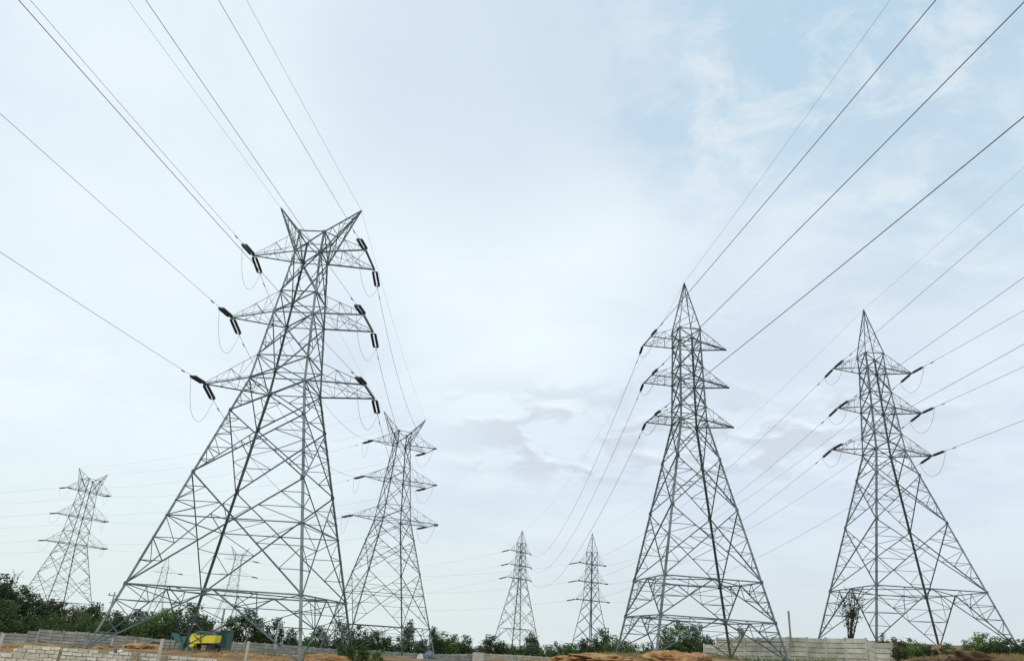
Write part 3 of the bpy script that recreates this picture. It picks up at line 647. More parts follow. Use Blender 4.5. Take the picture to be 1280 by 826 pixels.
# ------------------------------------------------------------------ cream block walls at lower left
bl_mesh = {}
def block_mesh(l, h, d, v):
    k = (round(l, 2), round(h, 2), v)
    if k not in bl_mesh:
        g = MB(); g.box((0, 0, 0), (l, d, h)); me = g.mesh('block', BLOCK); bm = bmesh.new(); bm.from_mesh(me)
        rnd = random.Random(v * 7 + 1)
        for q in bm.verts: q.co += Vector((rnd.uniform(-.012, .012), rnd.uniform(-.015, .015), rnd.uniform(-.01, .01)))
        bmesh.ops.bevel(bm, geom=bm.edges[:], offset=.014, segments=1); bm.to_mesh(me); bm.free(); bl_mesh[k] = me
    return bl_mesh[k]
def block_wall(label, a, b, courses, bl, bh, thick=.22, steps=(0, 0), group='unfinished cream block walls'):
    d = Vector((b.x - a.x, b.y - a.y, 0)); l = d.length; rz = math.atan2(d.y, d.x); h = courses * bh
    root = empty('block_wall', (a.x, a.y, a.z - h), rz); tag(root, label, 'block wall', group)
    sl_ = (b.z - a.z) / l
    n = max(1, round(l / bl)); blx = l / n
    g = MB()
    for c in range(courses):                               # mortar core, course by course
        cut0, cut1 = steps[0] * max(0, c - courses + 2), steps[1] * max(0, c - courses + 2)
        x0, x1 = .05 + cut0 * blx, l - .05 - cut1 * blx; xm = (x0 + x1) / 2
        if x1 > x0: g.box((xm, 0, c * bh + bh / 2 + sl_ * xm), (x1 - x0, thick - .09, bh + .004), rot=Quaternion((0, 1, 0), -math.atan(sl_)))
    g.build('mortar', MORTAR, root)
    for c in range(courses):
        off = (c % 2) * .5
        cut0, cut1 = steps[0] * max(0, c - courses + 2), steps[1] * max(0, c - courses + 2)
        i = -1 if off else 0
        while i < n:
            x0, x1 = max((i + off) * blx, cut0 * blx), min((i + off + 1) * blx, l - cut1 * blx); i += 1
            if x1 - x0 < .08: continue
            if c == courses - 1 and random.random() < .03: continue
            o = link('block', block_mesh(x1 - x0 - .035, bh - .03, thick, random.randrange(3)), root); xm = (x0 + x1) / 2
            o.location = (xm + random.uniform(-.006, .006), random.uniform(-.02, .02), c * bh + bh / 2 + sl_ * xm + random.uniform(-.006, .006))
            o.rotation_euler = (random.uniform(-.02, .02), -math.atan(sl_) + random.uniform(-.012, .012), random.uniform(-.03, .03))
block_wall('cream block wall with raised stepped left end, in the corner at lower left', at(19, 804.5, 39.5), at(76, 808.3, 40), 7, .44, .168, .2, (1, 0))
block_wall('longest cream block wall, from the near left leg of the largest tower rightwards', at(79.5, 809, 40), at(168, 814.6, 41), 6, .44, .168, .2, (0, 0))
block_wall('short cream block wall piece between the dark stub and the pale post', at(173, 815, 41), at(202, 817.2, 41.4), 5, .44, .168, .2, (0, 0))
block_wall('low cream block wall at right end of the row, below the yellow machine', at(208, 818.2, 41.5), at(271, 823, 42.5), 4, .44, .168, .2, (0, 0))
block_wall('nearest cream block wall of bigger blocks, cut by the lower left corner', at(-12, 813.5, 34.5), at(46, 817.5, 35), 5, .5, .19, .24, (0, 0))
# rough stubs where columns will be cast
for (u, v, d, hh, lb) in ((170.5, 815, 40.8, 1.0, 'dark earthy column stub between two cream block walls'), (77.5, 811, 40.1, .9, 'rough earth-filled gap column beside the stepped block wall'), (205.3, 818.5, 41.3, .9, 'dark gap column stub just right of the tall pale post')):
    g = MB(); n = 7
    for i in range(n): pass
    [g.box((random.uniform(-.03, .03), random.uniform(-.03, .03), -hh + (j + .5) * hh / 5), (random.uniform(.26, .34), .26, hh / 5), random.uniform(-.2, .2)) for j in range(5)]; o = g.build('column_stub', MORTAR); o.location = at(u, v, d); tag(o, lb, 'column stub', 'column stubs in the block walls')

# pale posts
def post(u, vt, vb, d, w, label, M=POST, lean=(0, 0), name='pale_post', cat='post'):
    t, b = at(u, vt, d), at(u, vb, d); b = Vector((t.x, t.y, b.z - .3))
    g = MB(); hh = t.z - b.z; g.box((0, 0, hh / 2), (w, w, hh)); o = g.build(name, M); o.location = b; o.rotation_euler = (lean[0], lean[1], .2)
    bm = bmesh.new(); bm.from_mesh(o.data); bmesh.ops.bevel(bm, geom=bm.edges[:], offset=w * .12, segments=1); bm.to_mesh(o.data); bm.free()
    tag(o, label, cat, 'pale concrete posts on the site'); return o
post(4.5, 791.5, 813, 40, .13, 'pale concrete post at the left edge in front of the grey wall')
post(203.5, 798, 820, 40.5, .15, 'tall pale concrete post standing at the gap in the block walls')
post(311, 801, 829, 44, .13, 'lone pale concrete post in the orange soil, right of the machine')
post(349, 777, 806, 62, .11, 'pale upright post under the belt of the largest tower, before the round tree')
post(141.5, 797, 809, 62, .1, 'short stake on the soil, left of three behind the block wall')
post(169.5, 799, 812, 60, .1, 'short stake on the soil, right of three behind the block wall')
post(154.3, 806, 817, 48, .1, 'low stake just behind the long block wall, between two taller stakes')
post(985.5, 763, 800, 65.5, .12, 'tall thin pale post rising above the plank wall at right', CONC)

# ------------------------------------------------------------------ poles
p = at(130.5, 790, 118); t = at(135.2, 739, 118)
r_ = empty('utility_pole', (p.x, p.y, p.z - 2)); tag(r_, 'thin utility pole with short crossarm beside the near left leg of the largest tower', 'utility pole')
h_ = t.z - p.z + 2; g = MB(); g.tube([(0, 0, 0), (.0, 0, h_ * .5), (0, 0, h_)], [.17, .15, .11], 8); g.build('pole', CONC, r_)
g = MB(); g.box((0, 0, h_ - .5), (1.7, .1, .12)); g.box((0, 0, h_ - 1.5), (.9, .1, .1)); g.build('crossarm', STEEL, r_)
for x in (-.75, 0, .75): g = MB(); g.tube([(x, 0, h_ - .45), (x, 0, h_ - .3), (x, 0, h_ - .15)], [.04, .09, .04], 6); g.build('insulator', PORC, r_)
p = at(271.5, 806, 78); t = at(273.5, 760.5, 78)
g = MB(); g.tube([(0, 0, 0), (0, 0, t.z - p.z)], [.13, .1], 8); o = g.build('pole', CONC); o.location = p; tag(o, 'plain grey pole rising beside the white water tank', 'pole')

# ------------------------------------------------------------------ yellow machine, green net, cabin, tank
def rel(o, u, v, d): return at(u, v, d) - o
base = at(252, 806.5, 72); base.z = at(252, 808, 72).z
mr_ = empty('mixing_machine', base); tag(mr_, 'yellow site mixing machine with hopper and chute, under the largest tower', 'mixer')
O = base
def prism(g, poly, y0, y1):
    n = len(poly); vs = [(x, y0, z) for x, z in poly] + [(x, y1, z) for x, z in poly]
    g.add(vs, [tuple(range(n)), tuple(range(2 * n - 1, n - 1, -1))] + [(i, i + n, (i + 1) % n + n, (i + 1) % n) for i in range(n)])
px = lambda u, v: ((at(u, v, 72) - O).x, (at(u, v, 72) - O).z)
g = MB(); prism(g, [px(242, 803.5), px(271, 803), px(273.5, 794), px(250, 793.3), px(245, 791), px(241, 797)], -.8, .8); g.build('hopper', YEL, mr_)
g = MB(); prism(g, [px(236.5, 811.5), px(240.5, 803.7), px(248.5, 804), px(246, 809), px(240.5, 813.5)], -1.1, -.3); g.build('chute', YEL, mr_)
g = MB(); prism(g, [px(247, 791.2), px(268, 793.5), px(267, 790), px(248, 788)], -.6, .6); g.build('canopy', GRN_M, mr_)
for (a, b) in (((247, 793), (256, 802)), ((255.3, 790), (255.6, 803))):
    g = MB(); (x0, z0), (x1, z1) = px(*a), px(*b); g.bar((x0, -.85, z0), (x1, -.85, z1), .055); g.build('frame_bar', DARK_F, mr_)
for x in (-.7, 1.1):
    for y in (-.75, .75):
        g = MB(); g.tube([(x, y - .12, -.1), (x, y + .12, -.1)], .42, 14); w = g.build('wheel', BLACK, mr_)
        g = MB(); g.tube([(x, y - .14, -.1), (x, y + .14, -.1)], .18, 10); g.build('rim', DARK_F, w)
g = MB(); g.box((.3, 0, .25), (3.4, .9, .16)); g.build('chassis', DARK_F, mr_)
# green netting shade on poles, left of the machine
nb = at(226, 806, 73); nr = empty('shade_net', nb); tag(nr, 'sagging dark green shade net on poles, left of the yellow machine', 'shade net')
g = MB(); nx, ny = 12, 6; pts = []
P = lambda u, v: at(u, v, 73) - nb
for j in range(ny + 1):
    for i in range(nx + 1):
        f = i / nx; e = j / ny
        top = P(210 + 31 * f, 790.5 + 2.6 * f); bot = P(222 + 17 * f, 802 + .5 * f)
        q = top.lerp(bot, e); q.y += 1.3 * (1 - e) - .6 + .12 * math.sin(7 * f + 3 * e); q.z += .10 * math.sin(9 * f) * (1 - e) - .12 * math.sin(math.pi * f) * (1 - e)
        pts.append(q)
vs = pts + [q + Vector((0, .04, .0)) for q in pts]; k = len(pts); w = nx + 1
fs = []
for j in range(ny):
    for i in range(nx): a = j * w + i; fs += [(a, a + 1, a + w + 1, a + w), (a + k, a + w + k, a + w + 1 + k, a + 1 + k)]
g.add(vs, fs); g.build('net', GRN_T, nr, True)
for (u, v0, v1, dy) in ((223.5, 800, 811, -.6), (238.5, 792, 811, .5), (212, 790, 806, .7)):
    g = MB(); a, b = P(u, v0), P(u, v1); a.y += dy; b.y += dy; g.tube([(a.x, a.y, b.z - .3), a], .045, 6); g.build('pole', STEEL, nr)
heap = at(229, 815, 69)
def lump(name, loc, size, M, label, cat, seed=0, group=None, sub=3, rough=.22, rz=0, smooth=True):
    bm = bmesh.new(); bmesh.ops.create_icosphere(bm, subdivisions=sub, radius=1.0); rnd = random.Random(seed)
    ks = [(Vector((rnd.uniform(-1, 1), rnd.uniform(-1, 1), rnd.uniform(-1, 1))) * s_, rnd.uniform(0, 6), rough / (s_ ** .8)) for s_ in (2, 2, 3, 4, 5, 7, 9) + ((13, 18, 25, 34, 45) if sub > 4 else ()) for _ in (0, 1)]
    for v in bm.verts:
        c = v.co.copy(); a = sum(am * math.sin(k_.dot(c) * 1.6 + ph) for k_, ph, am in ks); v.co = c * (1 + a)
        if v.co.z < -.25: v.co.z = -.25
    bmesh.ops.scale(bm, vec=size, verts=bm.verts); me = bpy.data.meshes.new(name); bm.to_mesh(me); bm.free(); me.materials.append(M)
    if smooth: me.polygons.foreach_set('use_smooth', [True] * len(me.polygons))
    o = link(name, me); o.location = loc; o.rotation_euler = (0, 0, rz); tag(o, label, cat, group); return o
lump('netting_heap', heap, (.9, .7, .5), GRN_T, 'crumpled dark green netting heap on the ground below the yellow chute', 'netting', 3)
# cabin and tank
cb_ = at(279, 804, 77); cr_ = empty('site_cabin', cb_, -.1); tag(cr_, 'small dark green sheet-metal cabin right of the yellow machine', 'cabin')
g = MB(); hh = (at(279, 788, 77) - cb_).z; g.box((0, 0, hh / 2 - .3), (1.1, 1.3, hh + .6)); g.build('wall', GRN_M, cr_)
g = MB(); g.box((0, 0, hh + .05), (1.22, 1.42, .08)); g.build('roof', GRN_M, cr_)
for x in (-.4, -.13, .13, .4): g = MB(); g.box((x, -.67, hh / 2), (.05, .05, hh)); g.build('rib', GRN_M, cr_)
tk = at(271, 787.5, 75.5); tr_ = empty('water_tank', tk); tag(tr_, 'white rounded water tank beside the green cabin', 'water tank')
g = MB(); g.tube([(0, 0, -.1), (0, 0, .1), (0, 0, .42), (0, 0, .56), (0, 0, .66)], [.32, .34, .34, .26, .12], 14); g.build('body', WHITE, tr_, True)
g = MB(); g.tube([(0, 0, .65), (0, 0, .73)], .12, 10); g.build('lid', WHITE, tr_)
g = MB()
for x in (-.25, .25):
    for y in (-.25, .25): g.tube([(x, y, -2.2), (x, y, -.08)], .04, 5)
g.box((0, 0, -.12), (.75, .75, .05)); g.build('stand', STEEL, tr_)
# small litter on the site
lump('cloth_bundle', at(143.7, 814.5, 39.5), (.08, .07, .17), BLUE, 'small blue bundle on top of the long cream block wall', 'bundle', 5)
lump('cement_bag', at(148.5, 814, 39.6), (.2, .12, .10), WHITE, 'white bag lying on the long block wall beside the blue bundle', 'bag', 6)
lump('tarpaulin_heap', at(194, 805.5, 63), (.42, .35, .25), DARK_F, 'black tarpaulin heap on the soil left of the tall pale post', 'tarpaulin', 8)
lump('white_sack', at(194.5, 807, 62), (.14, .12, .1), WHITE, 'small white sack in front of the black tarpaulin heap', 'sack', 9)
lump('tarpaulin_heap', at(537, 821, 96), (.65, .5, .6), BLUEGREY, 'blue-grey tarpaulin heap at the right foot of the second horned tower', 'tarpaulin', 10)
lump('white_sack', at(525, 822.5, 95), (.35, .3, .45), POST, 'pale full sack left of the blue-grey tarpaulin heap', 'sack', 11)

# ------------------------------------------------------------------ soil heaps
GS = 'heaps of dug soil'
lump('soil_heap', at(846, 827, 45), (1.6, 1.4, .62), SOIL, 'orange soil heap in front of the pale plank wall, by the pale leg', 'soil heap', 21, GS, 6)
lump('soil_heap', at(765, 825, 45.5), (2.2, 1.4, .26), SOIL, 'low orange soil heap at left foot of the pointed tower right of centre', 'soil heap', 22, GS, 6)
lump('soil_heap', at(716, 826, 46), (1.3, 1.1, .28), SOIL, 'small orange soil heap at the left end of the orange bank', 'soil heap', 23, GS, 6)
lump('soil_heap', at(1215, 829, 42), (1.3, 1.2, .62), SOIL_D, 'dark brown soil heap on the bank at far right', 'soil heap', 24, GS, 6)
lump('soil_heap', at(1165, 832, 43), (1.2, 1.1, .35), SOIL_D, 'lower dark soil heap just left of the dark brown one', 'soil heap', 25, GS, 6)
lump('soil_heap', at(165, 812, 56), (2.1, 1.2, .30), SOIL, 'orange soil heap behind the long cream block wall', 'soil heap', 26, GS, 6)
lump('soil_heap', at(310, 829, 52), (2.2, 1.3, .55), SOIL, 'orange soil heap right of the yellow machine', 'soil heap', 27, GS, 6)
lump('soil_heap', at(395, 829, 56), (3.0, 1.5, .5), SOIL, 'low soil heap by the nearest leg of the largest tower', 'soil heap', 28, GS, 6)

# ------------------------------------------------------------------ vegetation
def leaf_mesh(name, M, n_clump, per, size, seed, shape='round', spread=.2):
    """crown of small leaf faces in a unit sphere-ish volume, base at z=0, top at z=1, radius about .5"""
    rng = np.random.default_rng(seed); cs = []
    while len(cs) < n_clump:
        p = rng.uniform(-1, 1, 3); r = np.linalg.norm(p)
        if r > 1 or r < .25 + .3 * rng.random(): continue
        if shape == 'tall': p = p * np.array([.34, .34, .5]) * (1 - .25 * p[2]); 
        elif shape == 'flat': p = p * np.array([.62, .62, .34]) + np.array([0, 0, .15])
        else: p = p * np.array([.46, .46, .42])
        cs.append(p + np.array([0, 0, .5]))
    cs = np.array(cs); k = n_clump * per
    sc = rng.uniform(.6, 1.35, n_clump)
    c = np.repeat(cs, per, 0) + rng.normal(0, 1, (k, 3)) * np.repeat(sc, per)[:, None] * spread * np.array([.5, .5, .36])
    c[:, 2] = np.clip(c[:, 2], -.02, 1.12)
    a = rng.normal(0, 1, (k, 3)); a[:, 2] *= .6; a /= np.linalg.norm(a, axis=1)[:, None]
    b = np.cross(a, rng.normal(0, 1, (k, 3))); b /= np.linalg.norm(b, axis=1)[:, None]
    s_ = size * rng.uniform(.6, 1.4, (k, 1)); a = a * s_; b = b * s_ * .6
    v = np.stack([c - a, c + b * .9, c + a, c - b * .9], 1).reshape(-1, 3)
    z0_, z1_ = np.percentile(c[:, 2], 1.5), np.percentile(c[:, 2], 98.5); c[:, 2] = np.clip((c[:, 2] - z0_) / (z1_ - z0_), -.03, 1.06)
    rr_ = np.percentile(np.hypot(c[:, 0], c[:, 1]), 95); c[:, :2] *= .5 / rr_
    v = np.stack([c - a, c + b * .9, c + a, c - b * .9], 1).reshape(-1, 3)
    me = bpy.data.meshes.new(name); me.vertices.add(4 * k); me.vertices.foreach_set('co', v.ravel())
    me.loops.add(4 * k); me.loops.foreach_set('vertex_index', np.arange(4 * k)); me.polygons.add(k); me.polygons.foreach_set('loop_start', np.arange(k) * 4)
    me.materials.append(M); me.update(); me.validate(); return me
CROWN = {}
def crown(M, shape, v, fine):
    k = (M.name, shape, v, fine)
    if k not in CROWN:
        CROWN[k] = leaf_mesh('crown', M, {0: 44, 1: 64}[fine], {0: 58, 1: 68}[fine], {0: .036, 1: .028}[fine], v * 13 + 5, shape, {0: .165, 1: .135}[fine])
    return CROWN[k]
def trunk_mesh(seed, h=1.0, limbs=5):
    rnd = random.Random(seed); g = MB(); x = y = 0; pts = [(0, 0, -.15)]
    for i in range(1, 6): x += rnd.uniform(-.03, .03); y += rnd.uniform(-.03, .03); pts.append((x, y, h * .75 * i / 5))
    g.tube(pts, [.035, .03, .026, .022, .016, .008], 7)
    for _ in range(limbs):
        i = rnd.randrange(2, 5); b = Vector(pts[i]); a = rnd.uniform(0, 6.28); l = rnd.uniform(.2, .36)
        m_ = b + Vector((math.cos(a) * l * .5, math.sin(a) * l * .5, l * .45)); e = b + Vector((math.cos(a) * l, math.sin(a) * l, l * .75))
        g.tube([b, m_, e], [.017, .011, .004], 5)
    return g.mesh('trunk', BARK)
TRUNKS = [trunk_mesh(i) for i in range(4)]
_tc = [0]
ORD = 'first second third fourth fifth sixth seventh eighth ninth tenth eleventh twelfth thirteenth fourteenth fifteenth sixteenth seventeenth eighteenth nineteenth twentieth'.split()
ORD += ['twenty-' + w for w in ORD[:9]] + ['thirtieth'] + ['thirty-' + w for w in ORD[:9]]
LOOK = {'dark_leaves': 'dark', 'green_leaves': 'green', 'olive_leaves': 'olive', 'fresh_leaves': 'bright'}
def tree(u, top, wpx, d, base_drop, M, label, group, shape='round', fine=0, cat='tree', name='tree', zbase=None, crown_from=.18, depth=1.0):
    """top of the crown at pixel (u, top), crown wpx wide, standing on the ground at distance d"""
    _tc[0] += 1; t = at(u, top, d); zb = H(t.x, t.y) if zbase is None else zbase
    h = t.z - zb
    if h < .5: h = .5
    r = empty(name, (t.x, t.y, t.z - h), random.uniform(0, 6.28)); tag(r, label, cat, group)
    wr = wpx * d / F_PX
    c = link('crown', crown(M, shape, _tc[0] % 4, fine), r); c.location = (0, 0, h * crown_from)
    sx = wr
    c.scale = (sx, sx * depth, h * (1 - crown_from) / 1.0)
    if cat == 'tree' :
        k = link('trunk', TRUNKS[_tc[0] % 4], r); k.scale = (max(wr * .9, h * .5),) * 2 + (h,)
    else:
        k = link('stem', TRUNKS[_tc[0] % 4], r); k.scale = (wr * .8, wr * .8, h * .9)
    return r
GT = 'dark trees behind the grey wall at left'
left = [(-14, 718, 50, 118, LEAF_DK, 'round', 'tall dark tree cut by the left edge of the picture'),
        (6, 721, 40, 112, LEAF_DK, 'round', 'tallest dark green tree of the mass at the left edge'),
        (24, 734, 36, 115, LEAF_DK, 'round', 'dark tree just right of the tallest one at the left edge'),
        (10, 752, 46, 104, LEAF_MD, 'round', 'greener low tree in front of the tall ones at the left edge'),
        (44, 744, 36, 120, LEAF_DK, 'round', 'rounded dark tree left of the feet of the far left tower'),
        (66, 751, 38, 116, LEAF_DK, 'round', 'dark tree at the left foot of the far left tower'),
        (88, 757, 40, 118, LEAF_OL, 'round', 'greyish olive tree below the middle of the far left tower'),
        (108, 760, 34, 121, LEAF_OL, 'flat', 'pale grey-green spreading tree at the right foot of the far left tower'),
        (122, 755, 20, 114, LEAF_DK, 'tall', 'small dark tree top left of the thin utility pole'),
        (146, 765, 34, 114, LEAF_MD, 'round', 'green tree right of the thin utility pole'),
        (168, 763, 30, 124, LEAF_OL, 'flat', 'thin-leaved pale tree behind the long diagonal brace'),
        (186, 766, 34, 118, LEAF_OL, 'round', 'olive tree between the faint distant tower and the palm-like tree'),
        (210, 763, 30, 104, LEAF_LT, 'flat', 'bright green feathery tree left of the machine'),
        (236, 756, 46, 110, LEAF_DK, 'round', 'big dark rounded tree above the yellow machine'),
        (258, 772, 28, 112, LEAF_DK, 'round', 'lower dark tree right shoulder of the big rounded tree'),
        (292, 772, 26, 113, LEAF_DK, 'round', 'dark tree just right of the white tank'),
        (312, 764, 34, 112, LEAF_DK, 'round', 'big dark tree right of the green cabin'),
        (328, 780, 22, 114, LEAF_DK, 'round', 'low dark tree at right of the cabin trees'),
        (346, 774, 22, 116, LEAF_DK, 'round', 'round dark tree behind the pale upright post'),
        (366, 787, 16, 118, LEAF_DK, 'tall', 'small dark tree left of the nearest leg of the largest tower'),
        (402, 784, 20, 124, LEAF_MD, 'round', 'dark tree between the two right legs of the largest tower'),
        (385, 797, 22, 126, LEAF_MD, 'round', 'low bush right of the nearest leg of the largest tower'),
        (428, 777, 19, 124, LEAF_DK, 'round', 'dark round tree at the right leg of the largest tower'),
        (450, 783, 24, 132, LEAF_DK, 'round', 'dark tree just right of the right leg of the largest tower'),
        (473, 790, 30, 134, LEAF_MD, 'flat', 'wide green tree under the belt of the second horned tower'),
        (513, 777, 15, 133, LEAF_DK, 'tall', 'tall narrow dark tree inside the second horned tower'),
        (505, 797, 20, 132, LEAF_DK, 'round', 'low dark tree left of the tall narrow tree'),
        (530, 800, 18, 134, LEAF_DK, 'round', 'low dark tree right of the tall narrow tree'),
        (543, 785, 12, 140, LEAF_DK, 'tall', 'dark tree behind the right leg of the second horned tower'),
        (554, 791, 20, 142, LEAF_MD, 'round', 'green tree just right of the second horned tower'),
        (567, 794, 18, 144, LEAF_MD, 'round', 'middle green tree of three right of the second horned tower'),
        (582, 795, 20, 146, LEAF_DK, 'round', 'rightmost rounded dark green tree of three right of the second horned tower'),
        (616, 795, 24, 150, LEAF_DK, 'round', 'dark round tree at the left foot of the left small distant tower'),
        (665, 791, 16, 158, LEAF_OL, 'tall', 'grey-green pointed tree at the right foot of the left small distant tower'),
        (714, 806, 16, 150, LEAF_MD, 'round', 'low green tree left of the right small distant tower'),
        (732, 799, 22, 150, LEAF_DK, 'round', 'dark green tree at the foot of the right small distant tower'),
        (753, 787, 22, 150, LEAF_DK, 'round', 'tallest dark tree right of the right small distant tower'),
        (768, 796, 20, 140, LEAF_MD, 'round', 'green tree left of the left leg of the pointed tower right of centre')]
for (u, t_, w, d, M, sh, lb) in left: tree(u, t_, w * 1.08, d, 0, M, lb, 'trees along the boundary wall', sh, 1 if w > 28 else 0)
# filler thicket under the left trees and the scrub line in the middle
for i in range(26):
    u = -18 + i * 11.5 + random.uniform(-4, 4); 
    tree(u, random.uniform(769, 782) + (0 if u < 200 else 6), random.uniform(22, 34), random.uniform(98, 106), 0, (Mc := random.choice([LEAF_DK, LEAF_DK, LEAF_DK, LEAF_MD])), f'low {LOOK[Mc.name]} bush, {ORD[i]} from the left in the thicket behind the grey wall', 'thicket bushes behind the grey wall', 'round', 0, 'bush', 'bush', crown_from=.02)
for i in range(34):
    u = 300 + i * 8.2 + random.uniform(-3, 3); d = 112 + (u - 300) * .1 + 8
    tree(u, random.uniform(796, 804) + (u - 300) * .015, random.uniform(12, 24), d, 0, (Mc := random.choice([LEAF_DK, LEAF_MD, LEAF_OL])), f'{LOOK[Mc.name]} scrub bush, {ORD[i]} rightwards from the machine behind the grey wall', 'scrub bushes behind the distant wall', 'round', 0, 'bush', 'bush', crown_from=.02)
for i in range(34):
    u = 566 + i * 6.6 + random.uniform(-3, 3); d = random.uniform(148, 165)
    tree(u, random.uniform(803, 810), random.uniform(12, 22), d, 0, (Mc := random.choice([LEAF_MD, LEAF_MD, LEAF_OL, LEAF_DK])), f'{LOOK[Mc.name]} bush, {ORD[i]} from the left in the scrub below small distant towers', 'scrub bushes below the small distant towers', 'round', 0, 'bush', 'bush', crown_from=.02)
# green trees behind the orange heaps
for (u, t_, w, d, M, sh, lb) in [(794, 806, 26, 90, LEAF_MD, 'round', 'low green bush between the left legs of the pointed tower right of centre'),
        (811, 805, 24, 92, LEAF_MD, 'flat', 'green bush left of the pale leg behind the orange heap'),
        (845, 779, 34, 88, LEAF_MD, 'round', 'tall leafy green tree behind the orange heap, left of two'),
        (869, 783, 36, 90, LEAF_MD, 'flat', 'spreading leafy green tree behind the orange heap, right of two'),
        (858, 797, 46, 86, LEAF_MD, 'round', 'low green undergrowth tree below the two leafy trees'),
        (884, 795, 16, 84, LEAF_DK, 'round', 'small dark bush at the left end of the plank wall'),
        (832, 800, 20, 87, LEAF_DK, 'round', 'dark low bush just right of the pale leg'),
        (925, 786, 11, 74, LEAF_OL, 'flat', 'small plant topping out above the plank wall'),
        (779, 803, 18, 94, LEAF_DK, 'round', 'dark bush at the left leg of the pointed tower right of centre')]:
    tree(u, t_, w * 1.1, d, 0, M, lb, 'green trees and bushes beyond the orange soil', sh, 1, 'tree' if w > 30 else 'bush', 'tree' if w > 30 else 'bush', crown_from=.15)
# bank bushes at right
rb = [(1104, 793, 11, 62, LEAF_DK, 'small dark plant over the right end of the plank wall'), (1122, 798, 17, 52, LEAF_DK, 'dark green bush right beside the end of the plank wall'),
      (1136, 799, 18, 53, LEAF_MD, 'green bush second from the end of the plank wall'), (1150, 804, 18, 53, LEAF_MD, 'low green bush left of the dark leg of the far right tower'),
      (1163, 807, 14, 52, LEAF_DK, 'small bush left of the foot of the dark leg'), (1184, 804, 16, 54, LEAF_DK, 'dark bush right of the foot of the dark leg'),
      (1206, 801, 16, 57, LEAF_OL, 'thin dry bush left of the bright bush on the bank'), (1228, 792, 24, 54, LEAF_LT, 'brightest green bush on the bank at far right'),
      (1246, 797, 20, 55, LEAF_MD, 'green bush right of the brightest bush'), (1258, 798, 24, 53, LEAF_DK, 'dark green bush at the right foot of the far right tower'),
      (1276, 800, 22, 53, LEAF_DK, 'dark green bush cut by the right edge'), (1218, 803, 20, 53, LEAF_MD, 'low bush below the thin dry bush on the bank'), (1240, 805, 26, 52, LEAF_DK, 'low dark bush behind the dark brown heap'),
      (1290, 799, 20, 54, LEAF_MD, 'green bush just at the right edge')]
for (u, t_, w, d, M, lb) in rb: tree(u, t_, w * 1.15, d, 0, M, lb, 'bushes on the brown bank', 'round', 0, 'bush', 'bush', crown_from=.02)
# nearly bare tree in front of the far right tower
tb_ = at(1066, 800, 63); tb_.z -= 2.2; r_ = empty('bare_tree', tb_); tag(r_, 'thin sparse dark tree with upright stems before the far right tower', 'tree')
rnd = random.Random(12); tips_ = []
Q = lambda u, v: at(u, v, 63) - tb_
def limb(p0, p1, r0, r1, depth):
    g = MB(); mid = p0.lerp(p1, .5) + Vector((rnd.uniform(-.1, .1), rnd.uniform(-.2, .2), 0)); g.tube([p0, mid, p1], [r0, (r0 + r1) / 2, r1], 6)
    return g, mid
tr = MB()
for (u0, u1, v1, r0) in ((1064, 1061, 740, .09), (1066.5, 1066, 737, .10), (1068, 1073, 746, .07), (1063, 1054, 750, .06)):
    a = Q(u0, 800); a.z -= 2.0 * 0; e = Q(u1, v1); e.y += rnd.uniform(-.6, .6); pts = [a.lerp(e, f) + Vector((math.sin(f * 5 + u1) * .12, math.cos(f * 4) * .1, 0)) for f in (0, .25, .5, .75, 1)]
    tr.tube(pts, [r0, r0 * .8, r0 * .6, r0 * .4, r0 * .15], 6)
    for _ in range(17):
        f = rnd.uniform(.2, .98); b = a.lerp(e, f); an = rnd.uniform(0, 6.28); l = rnd.uniform(.25, .85); t2 = b + Vector((math.cos(an) * l, math.sin(an) * l, rnd.uniform(.15, .7)))
        tr.tube([b, b.lerp(t2, .5) + Vector((0, 0, .06)), t2], [.028, .016, .006], 4); tips_.append((b, t2))
tr.build('trunk', BARK, r_, True)
lf = MB()
for b, t2 in tips_:
    for _ in range(13):
        c = b.lerp(t2, rnd.uniform(.2, 1.1)) + Vector((rnd.gauss(0, .11), rnd.gauss(0, .11), rnd.gauss(0, .12)))
        a = Vector((rnd.gauss(0, 1), rnd.gauss(0, 1), rnd.gauss(0, 1))).normalized() * .075; w = a.orthogonal() * .6
        lf.add([c - a, c + w, c + a, c - w], [(0, 1, 2, 3)])
lf.build('crown', LEAF_DK, r_)

# grass and weeds
def tufts(name, M, spots, h, label, seed):
    rng = random.Random(seed); v = []; f = []
    for (x, y, rad, n) in spots:
        for _ in range(n):
            a = rng.uniform(0, 6.28); rr = rad * math.sqrt(rng.random()); X, Y = x + math.cos(a) * rr, y + math.sin(a) * rr * .8; Z = H(X, Y) - .03
            hh = h * rng.uniform(.5, 1.3); an = rng.uniform(0, 3.14); dx, dy = math.cos(an) * .03, math.sin(an) * .03; lx, ly = rng.gauss(0, .35) * hh, rng.gauss(0, .35) * hh
            o = len(v); v += [(X - dx, Y - dy, Z), (X + dx, Y + dy, Z), (X + lx * .5 + dx * .7, Y + ly * .5 + dy * .7, Z + hh * .6), (X + lx, Y + ly, Z + hh)]
            f += [(o, o + 1, o + 2), (o, o + 2, o + 3)]
    me = bpy.data.meshes.new(name); me.from_pydata(v, [], f); me.materials.append(M); me.update(); o = link(name, me); tag(o, label, 'grass', None, 'stuff'); return o
def spots(lst): return [((at(u, v, d)).x, d, r, n) for u, v, d, r, n in lst]
tufts('dry_grass', GRASS_D, spots([(u, 820, d, 2.2, 260) for u in range(1120, 1300, 18) for d in (44, 48, 52)] + [(u, 820, d, 1.8, 170) for u in range(690, 900, 18) for d in (47, 52, 57)] + [(u, 820, d, 3, 60) for u in range(-10, 480, 30) for d in (56, 66)]), .35, 'dry yellow grass on the soil banks', 1)
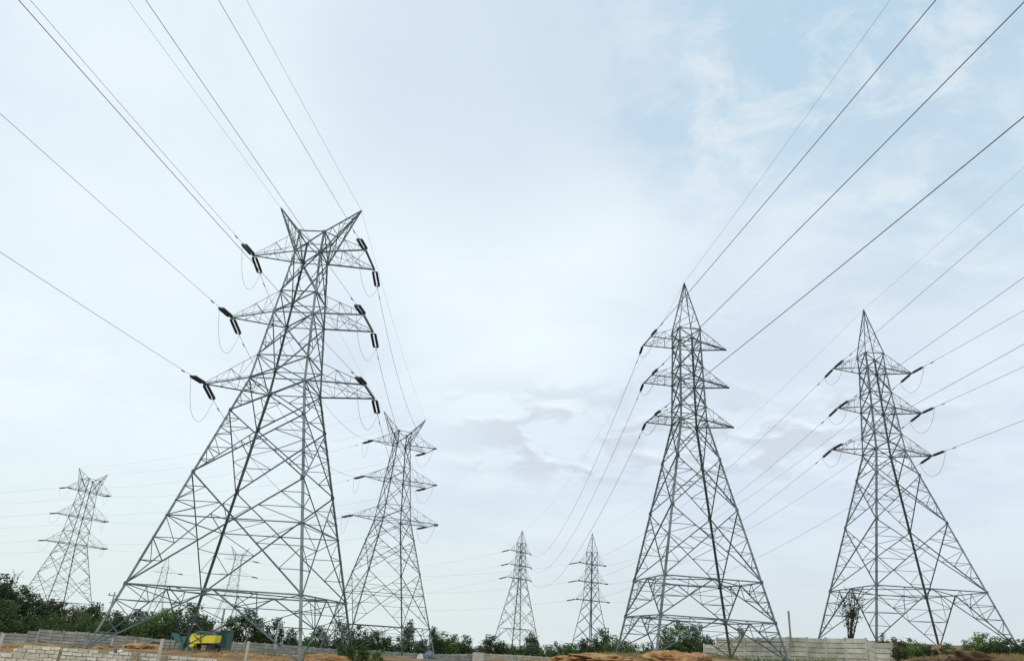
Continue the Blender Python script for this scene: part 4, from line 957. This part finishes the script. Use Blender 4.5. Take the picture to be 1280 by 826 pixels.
tufts('green_weeds', GRASS_G, spots([(u, 820, d, 2.4, 420) for u in range(415, 500, 16) for d in (60, 66, 72)] + [(u, 820, 78, 3, 160) for u in range(480, 600, 20)] + [(u, 815, 66, 2, 120) for u in range(780, 880, 20)] + [(u, 820, 62, 1.5, 90) for u in range(880, 1100, 24)]), .5, 'green weeds at the feet of the towers', 2)
for (u, v, w, d, lb) in ((441, 799, 13, 57, 'tall green weed bush at the right leg of the largest tower'), (428, 806, 12, 58, 'low green weed bush left of the right leg of the largest tower'), (455, 808, 18, 58, 'green weed bush right of the right leg of the largest tower'), (474, 812, 16, 60, 'lower green weed bush in the grass between the two horned towers')):
    tree(u, v, w, d, 0, LEAF_LT, lb, 'green weed bushes by the largest tower', 'round', 0, 'bush', 'bush', crown_from=.02)

def clods(name, M, spots_, label, seed):
    rng = random.Random(seed); g = MB()
    for (x, y, rad, n) in spots_:
        for _ in range(n):
            a = rng.uniform(0, 6.28); rr = rad * math.sqrt(rng.random()); X, Y = x + math.cos(a) * rr, y + math.sin(a) * rr * .8
            Z = H(X, Y) + float(_noise(X, Y)); r = rng.uniform(.03, .11) * (1.8 if rng.random() < .08 else 1)
            vs = [Vector((rng.uniform(.6, 1.2) * r * dx, rng.uniform(.6, 1.2) * r * dy, rng.uniform(.5, 1.0) * r * dz)) + Vector((X, Y, Z)) for dx, dy, dz in ((1, 0, 0), (-1, 0, 0), (0, 1, 0), (0, -1, 0), (0, 0, 1), (0, 0, -1))]
            g.add(vs, [(0, 2, 4), (2, 1, 4), (1, 3, 4), (3, 0, 4), (2, 0, 5), (1, 2, 5), (3, 1, 5), (0, 3, 5)])
    o = g.build(name, M); tag(o, label, 'soil clods', None, 'stuff')
clods('soil_clods', SOIL, spots([(u, 820, d, 2.2, 60) for u in range(-10, 480, 28) for d in (50, 58)] + [(u, 820, 46, 1.6, 110) for u in range(700, 960, 20)]), 'lumps of orange soil lying on the site', 4)
clods('dark_clods', SOIL_D, spots([(u, 820, d, 2, 60) for u in range(1110, 1300, 18) for d in (44, 49)]), 'lumps of dark soil lying on the bank', 5)
